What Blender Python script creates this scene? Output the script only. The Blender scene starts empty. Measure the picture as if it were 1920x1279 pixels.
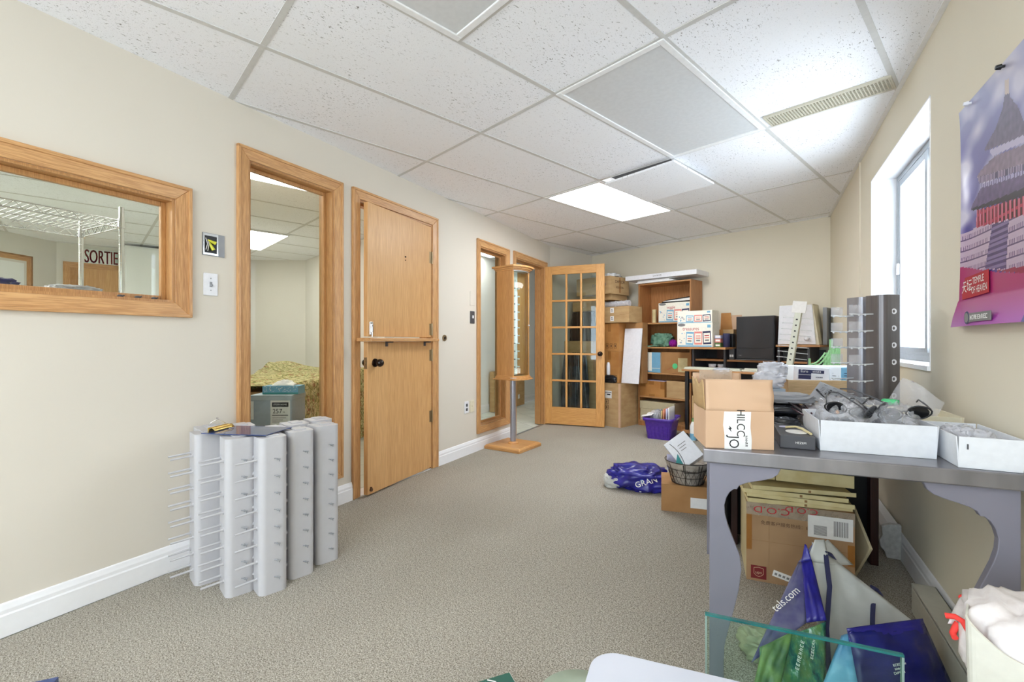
import bpy, math, random
from mathutils import Vector, Matrix, noise as mnoise
SC = bpy.context.scene
COL = SC.collection
PI = math.pi
rad = math.radians
rnd = random.Random(11)
H = 2.371            # ceiling height
CAMZ = 1.088
YB = 5.599           # back wall
# left wall frame: x along the wall (away from the camera), -y into the room
AL = rad(19.03); OL = Vector((-3.138, 1.568, 0)); RL = AL + PI/2
DL = Vector((-math.sin(AL), math.cos(AL), 0)); NL = Vector((math.cos(AL), math.sin(AL), 0))
# right wall frame: x along the wall (away), +y into the room
AR = rad(18.6); OR_ = Vector((-0.614, 3.789, 0)); RR = AR + PI/2
DR = Vector((-math.sin(AR), math.cos(AR), 0)); NR = Vector((-math.cos(AR), -math.sin(AR), 0))
# grey table frame
TA = rad(24.5); OT = Vector((-0.66, 1.451, 0))
TX = Vector((math.cos(TA), math.sin(TA), 0)); TY = Vector((-math.sin(TA), math.cos(TA), 0))
TZ = 0.745
def Lw(s, off=0, z=0): p = OL + DL*s + NL*off; return (p.x, p.y, z)
def Rw(s, off=0, z=0): p = OR_ + DR*s + NR*off; return (p.x, p.y, z)
def Tw(x, y, z=0): p = OT + TX*x + TY*y; return (p.x, p.y, z)

# ------------------------------------------------------------------ mesh builder
class MB:
    def __init__(s): s.v = []; s.f = []; s.m = []; s.s = []; s.M = Matrix()
    def add(s, vs, fs, m=0, sm=False):
        b = len(s.v); s.v += [tuple(s.M @ Vector(v)) for v in vs]
        for f in fs: s.f.append([b+i for i in f]); s.m.append(m); s.s.append(sm)
    def box(s, x0, x1, y0, y1, z0, z1, m=0):
        vs = [(x0,y0,z0),(x1,y0,z0),(x1,y1,z0),(x0,y1,z0),(x0,y0,z1),(x1,y0,z1),(x1,y1,z1),(x0,y1,z1)]
        s.add(vs, [(0,3,2,1),(4,5,6,7),(0,1,5,4),(1,2,6,5),(2,3,7,6),(3,0,4,7)], m)
    def quad(s, a, b, c, d, m=0): s.add([a,b,c,d], [(0,1,2,3)], m)
    def hexa(s, lo, hi, m=0):
        s.add(list(lo)+list(hi), [(0,3,2,1),(4,5,6,7),(0,1,5,4),(1,2,6,5),(2,3,7,6),(3,0,4,7)], m)
    def cyl(s, p0, p1, r0, r1=None, n=16, m=0, caps=True, sm=True):
        p0 = Vector(p0); p1 = Vector(p1); r1 = r0 if r1 is None else r1
        d = (p1-p0).normalized(); a = d.orthogonal().normalized(); b = d.cross(a)
        vs = []
        for p, r in ((p0, r0), (p1, r1)):
            vs += [tuple(p+a*(r*math.cos(2*PI*i/n))+b*(r*math.sin(2*PI*i/n))) for i in range(n)]
        s.add(vs, [(i,(i+1)%n,n+(i+1)%n,n+i) for i in range(n)], m, sm)
        if caps: s.add(vs, [tuple(range(n-1,-1,-1)), tuple(range(n,2*n))], m)
    def tube(s, pts, r, n=8, m=0, closed=False):
        pts = [Vector(p) for p in pts]; k = len(pts); vs = []; a = None
        for i, p in enumerate(pts):
            if closed: d = pts[(i+1)%k]-pts[i-1]
            else: d = pts[min(i+1,k-1)]-pts[max(i-1,0)]
            d.normalize()
            a = d.orthogonal() if a is None else a - d*a.dot(d)
            a.normalize(); b = d.cross(a)
            rr = r[i] if isinstance(r, (list, tuple)) else r
            vs += [tuple(p+a*(rr*math.cos(2*PI*j/n))+b*(rr*math.sin(2*PI*j/n))) for j in range(n)]
        fs = []
        for i in range(k if closed else k-1):
            q = (i+1) % k
            fs += [(i*n+j, i*n+(j+1)%n, q*n+(j+1)%n, q*n+j) for j in range(n)]
        s.add(vs, fs, m, True)
        if not closed: s.add(vs, [tuple(range(n-1,-1,-1)), tuple(range((k-1)*n,k*n))], m)
    def lathe(s, prof, n=32, m=0, c=(0,0,0)):
        vs = []
        for r, z in prof: vs += [(c[0]+r*math.cos(2*PI*i/n), c[1]+r*math.sin(2*PI*i/n), c[2]+z) for i in range(n)]
        fs = []
        for k in range(len(prof)-1): fs += [(k*n+i, k*n+(i+1)%n, (k+1)*n+(i+1)%n, (k+1)*n+i) for i in range(n)]
        s.add(vs, fs, m, True)
        s.add(vs, [tuple(range(n-1,-1,-1)), tuple(range((len(prof)-1)*n, len(prof)*n))], m)
    def prism(s, poly, z0, z1, m=0, sm=False):
        n = len(poly)
        vs = [(x,y,z0) for x,y in poly]+[(x,y,z1) for x,y in poly]
        s.add(vs, [(i,(i+1)%n,n+(i+1)%n,n+i) for i in range(n)], m, sm)
        s.add(vs, [tuple(range(n-1,-1,-1)), tuple(range(n,2*n))], m)
    def grid(s, fn, nu, nv, m=0, sm=True, wrap=False):
        vs = [tuple(fn(i/nu, j/nv)) for j in range(nv+1) for i in range(nu+1)]
        fs = [(j*(nu+1)+i, j*(nu+1)+i+1, (j+1)*(nu+1)+i+1, (j+1)*(nu+1)+i) for j in range(nv) for i in range(nu)]
        s.add(vs, fs, m, sm)
    def ball(s, c, r, m=0, n=16, k=10):
        rx, ry, rz = (r, r, r) if not isinstance(r, (tuple, list)) else r
        s.grid(lambda u, v: (c[0]+rx*math.sin(PI*v)*math.cos(2*PI*u), c[1]+ry*math.sin(PI*v)*math.sin(2*PI*u), c[2]-rz*math.cos(PI*v)), n, k, m)
    def lump(s, c, size, amp=.25, fr=3.0, seed=0, m=0, n=36, k=22, flat=.35, sq=.6):
        """a crumpled soft bag: squashed super-ellipsoid with creases, flat underneath"""
        def fn(u, v):
            a = 2*PI*u; b = PI*v
            def e(t, p): return math.copysign(abs(t)**p, t)
            d = Vector((e(math.cos(a),sq)*e(math.sin(b),sq), e(math.sin(a),sq)*e(math.sin(b),sq), -e(math.cos(b),sq)))
            q = d*fr+Vector((seed*3.1, seed*1.7, seed))
            k_ = 1+amp*(1-2*abs(mnoise.noise(q)))-amp*.5+amp*.4*mnoise.noise(q*2.3)
            p = Vector((d.x*size[0]*.5, d.y*size[1]*.5, d.z*size[2]*.5))*k_
            z = p.z+size[2]*.5
            return (c[0]+p.x, c[1]+p.y, c[2]+max(0, z-flat*size[2]*.2))
        s.grid(fn, n, k, m)
    def text(s, body, size, M, m=0, align='CENTER', bold=0.0, sx=1.0):
        vs, fs = text_geo(body, align)
        b = len(s.v); A = s.M @ M
        s.v += [tuple(A @ Vector((x*size*sx, y*size, 0))) for x, y in vs]
        for f in fs: s.f.append([b+i for i in f]); s.m.append(m); s.s.append(False)
    def scrib(s, n, size, M, m=0, seed=1):
        """a row of small illegible letter shapes, as the photo shows them"""
        r = random.Random(seed*31+n); A = s.M; s.M = A @ M; x = -n*size*.36
        for k in range(n):
            w, h = size*r.uniform(.4,.6), size*.7; b = size*.13
            s.box(x, x+b, -h/2, h/2, 0, .0004, m)
            c = r.random()
            if c < .75: s.box(x+b, x+w, h/2-b, h/2, 0, .0004, m)
            if c > .3: s.box(x+b, x+w*.9, -b/2, b/2, 0, .0004, m)
            if c < .5: s.box(x+b, x+w, -h/2, -h/2+b, 0, .0004, m)
            if c > .6: s.box(x+w-b, x+w, -h/2, h/2-b, 0, .0004, m)
            x += size*.72
        s.M = A
    def build(s, name, mats, parent=None, loc=None, rz=0.0, bevel=0, seg=2, sub=0, solid=0, rot=None, kind=None, wn=False):
        me = bpy.data.meshes.new(name); me.from_pydata(s.v, [], s.f); me.validate(); 
        for mm in (mats if isinstance(mats, (list, tuple)) else [mats]): me.materials.append(mm)
        if len(me.polygons) == len(s.f):
            me.polygons.foreach_set('material_index', s.m); me.polygons.foreach_set('use_smooth', s.s)
        me.update()
        o = bpy.data.objects.new(name, me); COL.objects.link(o)
        if parent: o.parent = parent
        if loc is not None: o.location = loc
        if rot is not None: o.rotation_euler = rot
        elif rz: o.rotation_euler = (0, 0, rz)
        if solid: x = o.modifiers.new('solid', 'SOLIDIFY'); x.thickness = solid; x.offset = 0
        if bevel: x = o.modifiers.new('bevel', 'BEVEL'); x.width = bevel; x.segments = seg; x.limit_method = 'ANGLE'; x.angle_limit = rad(40)
        if wn: x = o.modifiers.new('wn', 'WEIGHTED_NORMAL'); x.keep_sharp = True; x.weight = 100
        if sub: x = o.modifiers.new('sub', 'SUBSURF'); x.levels = sub; x.render_levels = sub
        if kind: o['kind'] = kind
        return o
_tx = {}
def text_geo(body, align):
    if (body, align) in _tx: return _tx[(body, align)]
    cu = bpy.data.curves.new('t', 'FONT'); cu.body = body; cu.size = 1; cu.align_x = align; cu.align_y = 'CENTER'; cu.resolution_u = 3
    ob = bpy.data.objects.new('t', cu); COL.objects.link(ob)
    bpy.context.view_layer.update()
    me = bpy.data.meshes.new_from_object(ob.evaluated_get(bpy.context.evaluated_depsgraph_get()))
    g = ([(v.co.x, v.co.y) for v in me.vertices], [tuple(p.vertices) for p in me.polygons])
    bpy.data.objects.remove(ob); bpy.data.meshes.remove(me); bpy.data.curves.remove(cu)
    _tx[(body, align)] = g
    return g
def XZ(x, y, z, spin=0):      # text / prints on a face looking along -y
    return Matrix.Translation((x, y, z)) @ Matrix.Rotation(PI/2, 4, 'X') @ Matrix.Rotation(spin, 4, 'Z')
def XZb(x, y, z, spin=0):     # on a face looking along +y
    return Matrix.Translation((x, y, z)) @ Matrix.Rotation(PI, 4, 'Z') @ Matrix.Rotation(PI/2, 4, 'X') @ Matrix.Rotation(spin, 4, 'Z')
def YZ(x, y, z, spin=0):      # on a face looking along +x
    return Matrix.Translation((x, y, z)) @ Matrix.Rotation(PI/2, 4, 'Z') @ Matrix.Rotation(PI/2, 4, 'X') @ Matrix.Rotation(spin, 4, 'Z')
def XY(x, y, z, spin=0):
    return Matrix.Translation((x, y, z)) @ Matrix.Rotation(spin, 4, 'Z')

def tag(o, label=None, cat=None, group=None, kind=None):
    if label: o['label'] = label
    if cat: o['category'] = cat
    if group: o['group'] = group
    if kind: o['kind'] = kind
    return o
def thing(name, label, cat, loc=(0,0,0), rz=0, group=None, rot=None):
    o = bpy.data.objects.new(name, None); COL.objects.link(o); o.location = loc
    o.rotation_euler = rot if rot else (0, 0, rz); o.empty_display_size = .05
    return tag(o, label, cat, group)
def dup(root, loc, rz, label):
    r = root.copy(); COL.objects.link(r); r.location = loc; r.rotation_euler = (0, 0, rz); r['label'] = label
    for ch in list(root.children):
        c = ch.copy(); COL.objects.link(c); c.parent = r
        for g in ch.children:
            d = g.copy(); COL.objects.link(d); d.parent = c
    return r

# ------------------------------------------------------------------ materials
def lin(c):
    r = []
    for x in c[:3]:
        x /= 255.0; r.append(x/12.92 if x <= .04045 else ((x+.055)/1.055)**2.4)
    return (*r, 1)
class NT:
    def __init__(s, name):
        s.mat = bpy.data.materials.new(name); s.mat.use_nodes = True; s.n = s.mat.node_tree.nodes; s.l = s.mat.node_tree.links
        s.b = s.n['Principled BSDF']; s.out = s.n['Material Output']; s.tc = None
    def node(s, t, **kw):
        x = s.n.new(t)
        for k, v in kw.items():
            if k.startswith('i_'): x.inputs[k[2:].replace('_', ' ')].default_value = v
            else: setattr(x, k, v)
        return x
    def link(s, a, b): s.l.new(a, b)
    def coords(s, scale=(1,1,1), rot=(0,0,0)):
        if not s.tc: s.tc = s.n.new('ShaderNodeTexCoord')
        mp = s.n.new('ShaderNodeMapping'); mp.inputs['Scale'].default_value = scale; mp.inputs['Rotation'].default_value = rot
        s.link(s.tc.outputs['Object'], mp.inputs['Vector']); return mp.outputs['Vector']
    def noise(s, vec, sc, det=3, rough=.5):
        x = s.node('ShaderNodeTexNoise'); x.inputs['Scale'].default_value = sc; x.inputs['Detail'].default_value = det; x.inputs['Roughness'].default_value = rough
        s.link(vec, x.inputs['Vector']); return x.outputs['Fac']
    def ramp(s, fac, stops):
        x = s.node('ShaderNodeValToRGB'); cr = x.color_ramp
        while len(cr.elements) < len(stops): cr.elements.new(.5)
        for e, (p, c) in zip(cr.elements, stops): e.position = p; e.color = c
        s.link(fac, x.inputs['Fac']); return x.outputs['Color']
    def mix(s, fac, a, b, mode='MIX'):
        x = s.node('ShaderNodeMix', data_type='RGBA', blend_type=mode)
        if isinstance(fac, float): x.inputs[0].default_value = fac
        else: s.link(fac, x.inputs[0])
        for v, i in ((a, 6), (b, 7)):
            if isinstance(v, tuple): x.inputs[i].default_value = v
            else: s.link(v, x.inputs[i])
        return x.outputs[2]
    def bump(s, h, strength, dist=.002):
        x = s.node('ShaderNodeBump'); x.inputs['Strength'].default_value = strength; x.inputs['Distance'].default_value = dist
        s.link(h, x.inputs['Height']); s.link(x.outputs['Normal'], s.b.inputs['Normal'])
    def base(s, c): s.link(c, s.b.inputs['Base Color'])
def mat(name, c, rough=.6, metal=0, c2=None, ns=40, stretch=(1,1,1), bump=0, bs=150, spec=None, coat=0, alpha=1, trans=0, lo=.35, hi=.65):
    t = NT(name); b = t.b
    b.inputs['Base Color'].default_value = lin(c); b.inputs['Roughness'].default_value = rough; b.inputs['Metallic'].default_value = metal
    if spec is not None: b.inputs['Specular IOR Level'].default_value = spec
    if coat: b.inputs['Coat Weight'].default_value = coat
    if trans: b.inputs['Transmission Weight'].default_value = trans
    b.inputs['Alpha'].default_value = alpha
    c2 = c2 or tuple(max(0, x*.975) for x in c)
    t.base(t.ramp(t.noise(t.coords(stretch), ns), [(lo, lin(c2)), (hi, lin(c))]))
    if bump: t.bump(t.noise(t.coords(), bs, 2), bump)
    return t.mat
def wood(name, c1, c2, c3, grain='Z', sc=1.0, rough=.38):
    t = NT(name)
    st = {'X': (1.1, 22, 22), 'Y': (22, 1.1, 22), 'Z': (22, 22, 1.1)}[grain]
    v = t.coords(tuple(x*sc for x in st))
    big = t.noise(t.coords(tuple(x*sc*.16 for x in st)), 1.2, 2)
    n = t.noise(v, 1.6, 6, .62)
    fine = t.noise(t.coords(tuple(x*sc*7 for x in st)), 1.5, 2)
    col = t.ramp(n, [(.30, lin(c3)), (.45, lin(c2)), (.66, lin(c1))])
    col = t.mix(.55, col, t.ramp(big, [(.35, lin(c2)), (.65, lin(c1))]))
    col = t.mix(.35, col, t.ramp(fine, [(.42, lin(c3)), (.6, lin(c1))]))
    t.base(col); t.b.inputs['Roughness'].default_value = rough; t.bump(fine, .08, .001)
    return t.mat
def glass(name, tint=(250,255,252), refl=.08, rough=0.0):
    t = NT(name); t.n.remove(t.b)
    tr = t.node('ShaderNodeBsdfTransparent'); tr.inputs['Color'].default_value = lin(tint)
    gl = t.node('ShaderNodeBsdfGlossy'); gl.inputs['Roughness'].default_value = rough
    lw = t.node('ShaderNodeLayerWeight'); lw.inputs['Blend'].default_value = .5
    rp = t.node('ShaderNodeValToRGB'); cr = rp.color_ramp; cr.elements.new(.5); cr.elements.new(.85)
    for e, (p, k) in zip(cr.elements, ((0, .4), (.5, .5), (.85, 2.2), (1, 6))): e.position = p; k = min(1, k*refl); e.color = (k, k, k, 1)
    t.link(lw.outputs['Facing'], rp.inputs['Fac'])
    mx = t.node('ShaderNodeMixShader'); t.link(rp.outputs['Color'], mx.inputs[0]); t.link(tr.outputs[0], mx.inputs[1]); t.link(gl.outputs[0], mx.inputs[2])
    t.link(mx.outputs[0], t.out.inputs['Surface']); return t.mat
def film(name, c, a=.45, rough=.25):
    t = NT(name); t.b.inputs['Base Color'].default_value = lin(c); t.b.inputs['Alpha'].default_value = a; t.b.inputs['Roughness'].default_value = rough
    n = t.noise(t.coords(), 35, 3); t.base(t.ramp(n, [(.3, lin(tuple(x*.9 for x in c))), (.7, lin(c))])); t.bump(n, .3, .004)
    return t.mat
def emit(name, c, st):
    t = NT(name); t.b.inputs['Base Color'].default_value = lin(c); t.b.inputs['Emission Color'].default_value = lin(c); t.b.inputs['Emission Strength'].default_value = st
    return t.mat

def m_paint(name, c):
    t = NT(name); n = t.noise(t.coords(), 1.3, 2)
    t.base(t.ramp(n, [(.3, lin(tuple(x*.985 for x in c))), (.7, lin(c))])); t.b.inputs['Roughness'].default_value = .75
    t.bump(t.noise(t.coords(), 220, 2), .06, .001); return t.mat
def m_carpet():
    t = NT('carpet'); v = t.coords()
    sp = t.noise(v, 210, 2, .75); md = t.noise(t.coords((1,1,1)), 70, 3, .7); big = t.noise(t.coords((1,.6,1)), 1.1, 3)
    c = t.ramp(sp, [(.38, lin((96,92,84))), (.5, lin((165,161,152))), (.62, lin((214,211,203)))])
    c = t.mix(.28, c, t.ramp(md, [(.35, lin((120,110,94))), (.62, lin((192,184,168)))]))
    c = t.mix(.55, c, t.ramp(big, [(.3, lin((214,208,200))), (.7, lin((255,253,248)))]), 'MULTIPLY')
    t.base(c); t.b.inputs['Roughness'].default_value = .95; t.b.inputs['Specular IOR Level'].default_value = .1
    t.bump(t.mix(.5, sp, md), .55, .006); return t.mat
def m_ceiling():
    t = NT('ceiling_tile'); v = t.coords((1,1,1))
    vo = t.noise(t.coords((150, 60, 1)), 1.0, 2, .6)
    ms = t.noise(t.coords((2.2,2.2,1)), 1, 2)
    sp = t.noise(v, 260, 2)
    dark = t.ramp(vo, [(.315, lin((150,148,146))), (.355, lin((247,248,250)))])
    pin = t.ramp(sp, [(.28, lin((176,174,172))), (.35, lin((250,250,252)))])
    c = t.mix(1.0, dark, pin, 'MULTIPLY')
    c = t.mix(t.ramp(ms, [(.35, (.25,.25,.25,1)), (.65, (1,1,1,1))]), lin((240,241,243)), c)
    t.base(c); t.b.inputs['Roughness'].default_value = .9; t.bump(sp, .25, .003); return t.mat
def m_floral():
    t = NT('floral_cloth'); v = t.coords()
    wob = t.node('ShaderNodeMix', data_type='VECTOR')
    vo = t.node('ShaderNodeTexVoronoi'); vo.inputs['Scale'].default_value = 10; t.link(v, vo.inputs['Vector'])
    vo2 = t.node('ShaderNodeTexVoronoi', feature='DISTANCE_TO_EDGE'); vo2.inputs['Scale'].default_value = 17; t.link(v, vo2.inputs['Vector'])
    n = t.noise(v, 26, 4, .7)
    c = t.ramp(n, [(.36, lin((98,104,48))), (.47, lin((182,174,110))), (.56, lin((228,218,172))), (.66, lin((140,140,72)))])
    ring = t.ramp(vo.outputs['Distance'], [(.16, (1,1,1,1)), (.22, (0,0,0,1)), (.30, (0,0,0,1)), (.36, (1,1,1,1))])
    c = t.mix(t.ramp(vo.outputs['Distance'], [(.12, (.9,.9,.9,1)), (.19, (0,0,0,1)), (.27, (0,0,0,1)), (.31, (.9,.9,.9,1)), (.39, (0,0,0,1))]), c, lin((150,66,44)))
    c = t.mix(t.ramp(vo2.outputs['Distance'], [(.02, (.8,.8,.8,1)), (.06, (0,0,0,1))]), c, lin((96,104,40)))
    t.base(c); t.b.inputs['Roughness'].default_value = .85; return t.mat
def m_tilefloor():
    t = NT('floor_tile'); v = t.coords((1,1,1), (0,0,AL))
    br = t.node('ShaderNodeTexBrick', offset=0.0); br.inputs['Scale'].default_value = 1; br.inputs['Brick Width'].default_value = .33; br.inputs['Row Height'].default_value = .33
    br.inputs['Mortar Size'].default_value = .006; br.inputs['Color1'].default_value = lin((214,218,206)); br.inputs['Color2'].default_value = lin((204,210,198)); br.inputs['Mortar'].default_value = lin((150,156,148))
    t.link(v, br.inputs['Vector']); t.base(t.mix(.35, br.outputs['Color'], t.ramp(t.noise(v, 5, 4), [(.3, lin((196,204,192))), (.7, lin((232,234,226)))])))
    t.b.inputs['Roughness'].default_value = .3; return t.mat
def m_water():
    t = NT('bag_water_print'); n = t.noise(t.coords((4,4,.9)), 9, 5, .7); n2 = t.noise(t.coords((3,3,1.4)), 7, 4, .65)
    c = t.ramp(n, [(.32, lin((14,58,70))), (.46, lin((32,112,104))), (.56, lin((84,150,110))), (.66, lin((214,234,236)))])
    t.base(t.mix(t.ramp(n2, [(.42, (0,0,0,1)), (.6, (1,1,1,1))]), c, lin((92,132,78)))); t.b.inputs['Roughness'].default_value = .32
    t.bump(n, .4, .006); return t.mat
M = {}
M['wall'] = m_paint('wall_cream', (217,210,197)); M['wall2'] = m_paint('wall_cream_next_room', (222,219,212)); M['wallwhite'] = m_paint('wall_white', (244,246,246))
M['wallr'] = m_paint('wall_tan', (224,216,196))
M['carpet'] = m_carpet(); M['ceil'] = m_ceiling(); M['tile'] = m_tilefloor(); M['floral'] = m_floral()
M['trimwhite'] = mat('trim_white', (240,240,242), .45, c2=(238,238,240)); M['tbar'] = mat('ceiling_tbar', (206,205,202), .5); M['tbarw'] = mat('ceiling_tbar_white', (236,236,235), .45)
M['oakv'] = wood('oak_vertical', (218,172,118), (194,143,91), (150,100,56), 'Z'); M['oakh'] = wood('oak_horizontal', (218,172,118), (194,143,91), (150,100,56), 'X')
M['oaky'] = wood('oak_reveal', (200,152,98), (176,126,76), (142,96,52), 'Z', 1.3)
M['doorv'] = wood('door_veneer', (220,175,120), (206,158,102), (184,134,80), 'Z', .55, .42)
M['pinev'] = wood('pine_vertical', (228,176,108), (212,154,84), (180,118,54), 'Z', .8); M['pineh'] = wood('pine_horizontal', (228,176,108), (212,154,84), (180,118,54), 'X', .8)
M['standv'] = wood('display_oak', (208,156,98), (192,138,80), (164,108,58), 'Z', .7); M['standh'] = wood('display_oak_edge', (214,164,104), (196,140,80), (160,104,54), 'X', .7)
M['casev'] = wood('bookcase_veneer', (186,132,82), (168,114,66), (136,86,46), 'Z', .7, .45); M['caseh'] = wood('bookcase_shelf', (204,156,104), (184,134,84), (150,102,60), 'X', .8, .45)
M['deskh'] = wood('desk_laminate', (196,146,96), (176,124,76), (142,94,54), 'X', .7, .4)
M['mahog'] = wood('mahogany', (62,26,20), (44,18,14), (26,10,8), 'Z', 1, .4); M['mahogh'] = wood('mahogany_top', (58,26,20), (40,18,14), (26,10,8), 'X', 1, .4)
M['traywood'] = wood('pale_plywood', (226,196,152), (212,178,132), (184,148,104), 'X', 1.6, .5)
M['pane'] = glass('interior_glass', (246,250,248), .06); M['panec'] = glass('door_glass', (240,246,244), .09)
M['winglass'] = glass('window_glass', (244,250,255), .06)
M['alum'] = mat('aluminium', (176,180,184), .35, .8); M['chrome'] = mat('chrome', (214,214,214), .16, 1.0); M['steelpole'] = mat('silver_pole', (176,178,190), .3, .75)
M['blackmetal'] = mat('black_metal', (26,26,28), .4); M['darkbronze'] = mat('dark_bronze_knob', (34,22,18), .14, .3); M['hinge'] = mat('hinge_steel', (168,150,118), .35, .9)
M['brass'] = mat('brass', (222,196,120), .25, .9)
M['white'] = mat('white_plastic', (232,232,236), .38); M['whitecol'] = mat('white_display_plastic', (190,189,192), .42, c2=(188,187,190)); M['whitepaper'] = mat('white_paper', (238,238,236), .7)
M['cream'] = mat('cream_plastic', (224,216,190), .5); M['creamdark'] = mat('cream_edge', (196,182,140), .6); M['ivory'] = mat('ivory_panel', (222,208,160), .55, c2=(206,188,134), ns=12)
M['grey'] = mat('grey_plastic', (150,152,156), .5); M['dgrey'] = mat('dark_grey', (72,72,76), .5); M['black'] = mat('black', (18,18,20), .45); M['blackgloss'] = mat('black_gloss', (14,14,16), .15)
M['ink'] = mat('ink_black', (28,28,30), .7); M['inkgrey'] = mat('ink_grey', (128,126,124), .7); M['inkred'] = mat('ink_red', (176,34,44), .7); M['inkbrown'] = mat('ink_brown', (92,62,40), .7)
M['card'] = mat('cardboard', (196,164,118), .8, c2=(182,148,102), ns=6, stretch=(1,1,3)); M['cardd'] = mat('cardboard_dark', (176,132,84), .8, c2=(160,116,70), ns=5)
M['cardo'] = mat('cardboard_orange', (190,136,74), .7, c2=(172,116,58), ns=5); M['cardp'] = mat('cardboard_pink', (212,178,148), .75, c2=(204,168,136), ns=4)
M['cardups'] = mat('cardboard_tan', (170,136,100), .75, c2=(152,118,84), ns=4); M['cardbeige'] = mat('card_beige', (196,184,150), .8); M['cardcut'] = mat('cardboard_cut_edge', (150,116,76), .9)
M['tape'] = mat('brown_tape', (160,108,52), .3, c2=(146,96,44), ns=9); M['tapeclear'] = film('clear_tape', (226,206,182), .4)
M['sticker'] = mat('sticker_white', (236,234,230), .6); M['teal'] = mat('teal_print', (66,150,150), .6); M['blueprint'] = mat('blue_print', (120,176,206), .6); M['navy'] = mat('navy_print', (46,48,84), .6)
M['salmon'] = mat('salmon_print', (226,140,130), .6); M['creamprint'] = mat('cream_print', (240,236,222), .6); M['lav'] = mat('lavender_print', (202,200,224), .6); M['lime'] = mat('green_sticker', (92,204,136), .5)
M['purple'] = mat('purple_plastic', (84,48,160), .35, c2=(72,38,144)); M['yarn'] = mat('purple_yarn', (160,24,160), .9, c2=(120,10,124), ns=160); M['greencloth'] = mat('green_cloth', (120,160,136), .8, c2=(84,126,104), ns=22)
M['bagdark'] = mat('dark_garment_bag', (58,60,66), .22, c2=(30,32,36), ns=14, bump=.3, bs=30); M['bagblack'] = mat('black_bag', (30,30,34), .35, c2=(18,18,22), ns=14)
M['foil'] = film('clear_plastic_bag', (236,236,240), .30, .1); M['foilw'] = film('white_plastic_bag', (236,236,242), .7, .2); M['foilg'] = film('greenish_plastic_bag', (214,220,180), .6, .25)
M['sgrey'] = mat('grey_box_blue', (166,178,190), .6); M['sgreyd'] = mat('grey_box_lid', (176,188,196), .6)
M['tablegrey'] = mat('table_grey', (134,131,144), .42, .15, c2=(126,124,136), ns=3); M['tabletop'] = mat('table_metal_top', (148,146,150), .32, .7, c2=(128,126,130), ns=3, stretch=(4,4,1))
M['traywhite'] = mat('white_card_tray', (226,228,232), .7); M['bagblue'] = mat('blue_bag', (50,48,156), .28, c2=(34,30,110), ns=10, bump=.5, bs=26); M['bagblue2'] = mat('deep_blue_bag', (32,38,120), .35, c2=(22,26,92), ns=10, bump=.3, bs=18)
M['bagin'] = mat('bag_lining', (206,206,200), .5, c2=(188,188,182), ns=8, bump=.3, bs=14); M['bagfaded'] = mat('bag_faded_print', (112,112,140), .4, c2=(70,68,120), ns=14, bump=.3, bs=30)
M['seagreen'] = m_water(); M['leaf'] = mat('bag_leaf_print', (120,150,84), .4, c2=(62,100,62), ns=16); M['sky'] = mat('bag_sky_print', (118,180,214), .35, c2=(64,130,180), ns=5, stretch=(1,1,3))
M['plblue'] = mat('light_plastic_grey', (196,200,212), .4, c2=(190,194,206), ns=2); M['shirt'] = mat('white_fabric', (232,226,224), .9, c2=(222,214,212), ns=60); M['redtrim'] = mat('red_trim', (238,64,56), .7)
M['bin'] = mat('white_bin_plastic', (222,220,208), .5); M['boxgrey'] = mat('putty_panel', (186,184,172), .6); M['styro'] = mat('white_foam', (214,212,208), .9, c2=(196,194,190), ns=60)
M['basketcloth'] = mat('basket_lining', (176,166,154), .9, c2=(150,140,128), ns=30); M['wire'] = mat('dark_wire', (52,46,42), .5, .4); M['greenp'] = mat('green_plastic', (126,172,116), .4); M['screen'] = mat('dark_screen', (48,50,54), .25, c2=(42,44,48), ns=3)
M['monbrown'] = mat('monitor_side', (74,52,48), .45); M['acryl'] = glass('clear_acrylic', (244,246,248), .10); M['towergrey'] = mat('grey_display_tower', (116,112,112), .3, .45, c2=(98,94,94), ns=5, stretch=(6,6,.3)); M['towerlight'] = mat('grey_tower_side', (150,148,152), .3, .4)
M['edgeglass'] = glass('glass_pane', (236,250,246), .07); M['edgegreen'] = mat('glass_edge_green', (44,142,138), .15, trans=.35, c2=(20,96,98), ns=9); M['edgepale'] = mat('glass_edge_pale', (176,206,196), .2, trans=.5)
M['clipblue'] = mat('blue_translucent_board', (52,80,140), .08, alpha=.82, coat=.5)
M['papergreen'] = mat('green_print', (20,92,76), .5); M['palegreen'] = mat('pale_green_plastic', (170,186,166), .4, alpha=.85)
M['diffoff'] = mat('unlit_diffuser', (212,214,215), .35); M['lampmetal'] = mat('lamp_frame', (238,238,238), .4)
M['lit'] = emit('added_lamp_diffuser', (247,250,255), 9.0); M['litmain'] = emit('lit_diffuser_main', (247,250,255), 15.0); M['lit2'] = emit('lit_diffuser_next_room', (255,250,244), 8.0); M['office_fill'] = emit('added_office_diffuser', (255,252,248), 15.0); M['vent'] = mat('vent_metal', (196,190,172), .5)
M['pegclear'] = mat('clear_peg', (236,238,240), .15, alpha=.75); M['dispwhite'] = mat('display_cream', (214,216,200), .5); M['orange'] = mat('orange_rag', (226,150,116), .8); M['redbrown'] = mat('dark_red_plastic', (84,58,62), .35)
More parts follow.
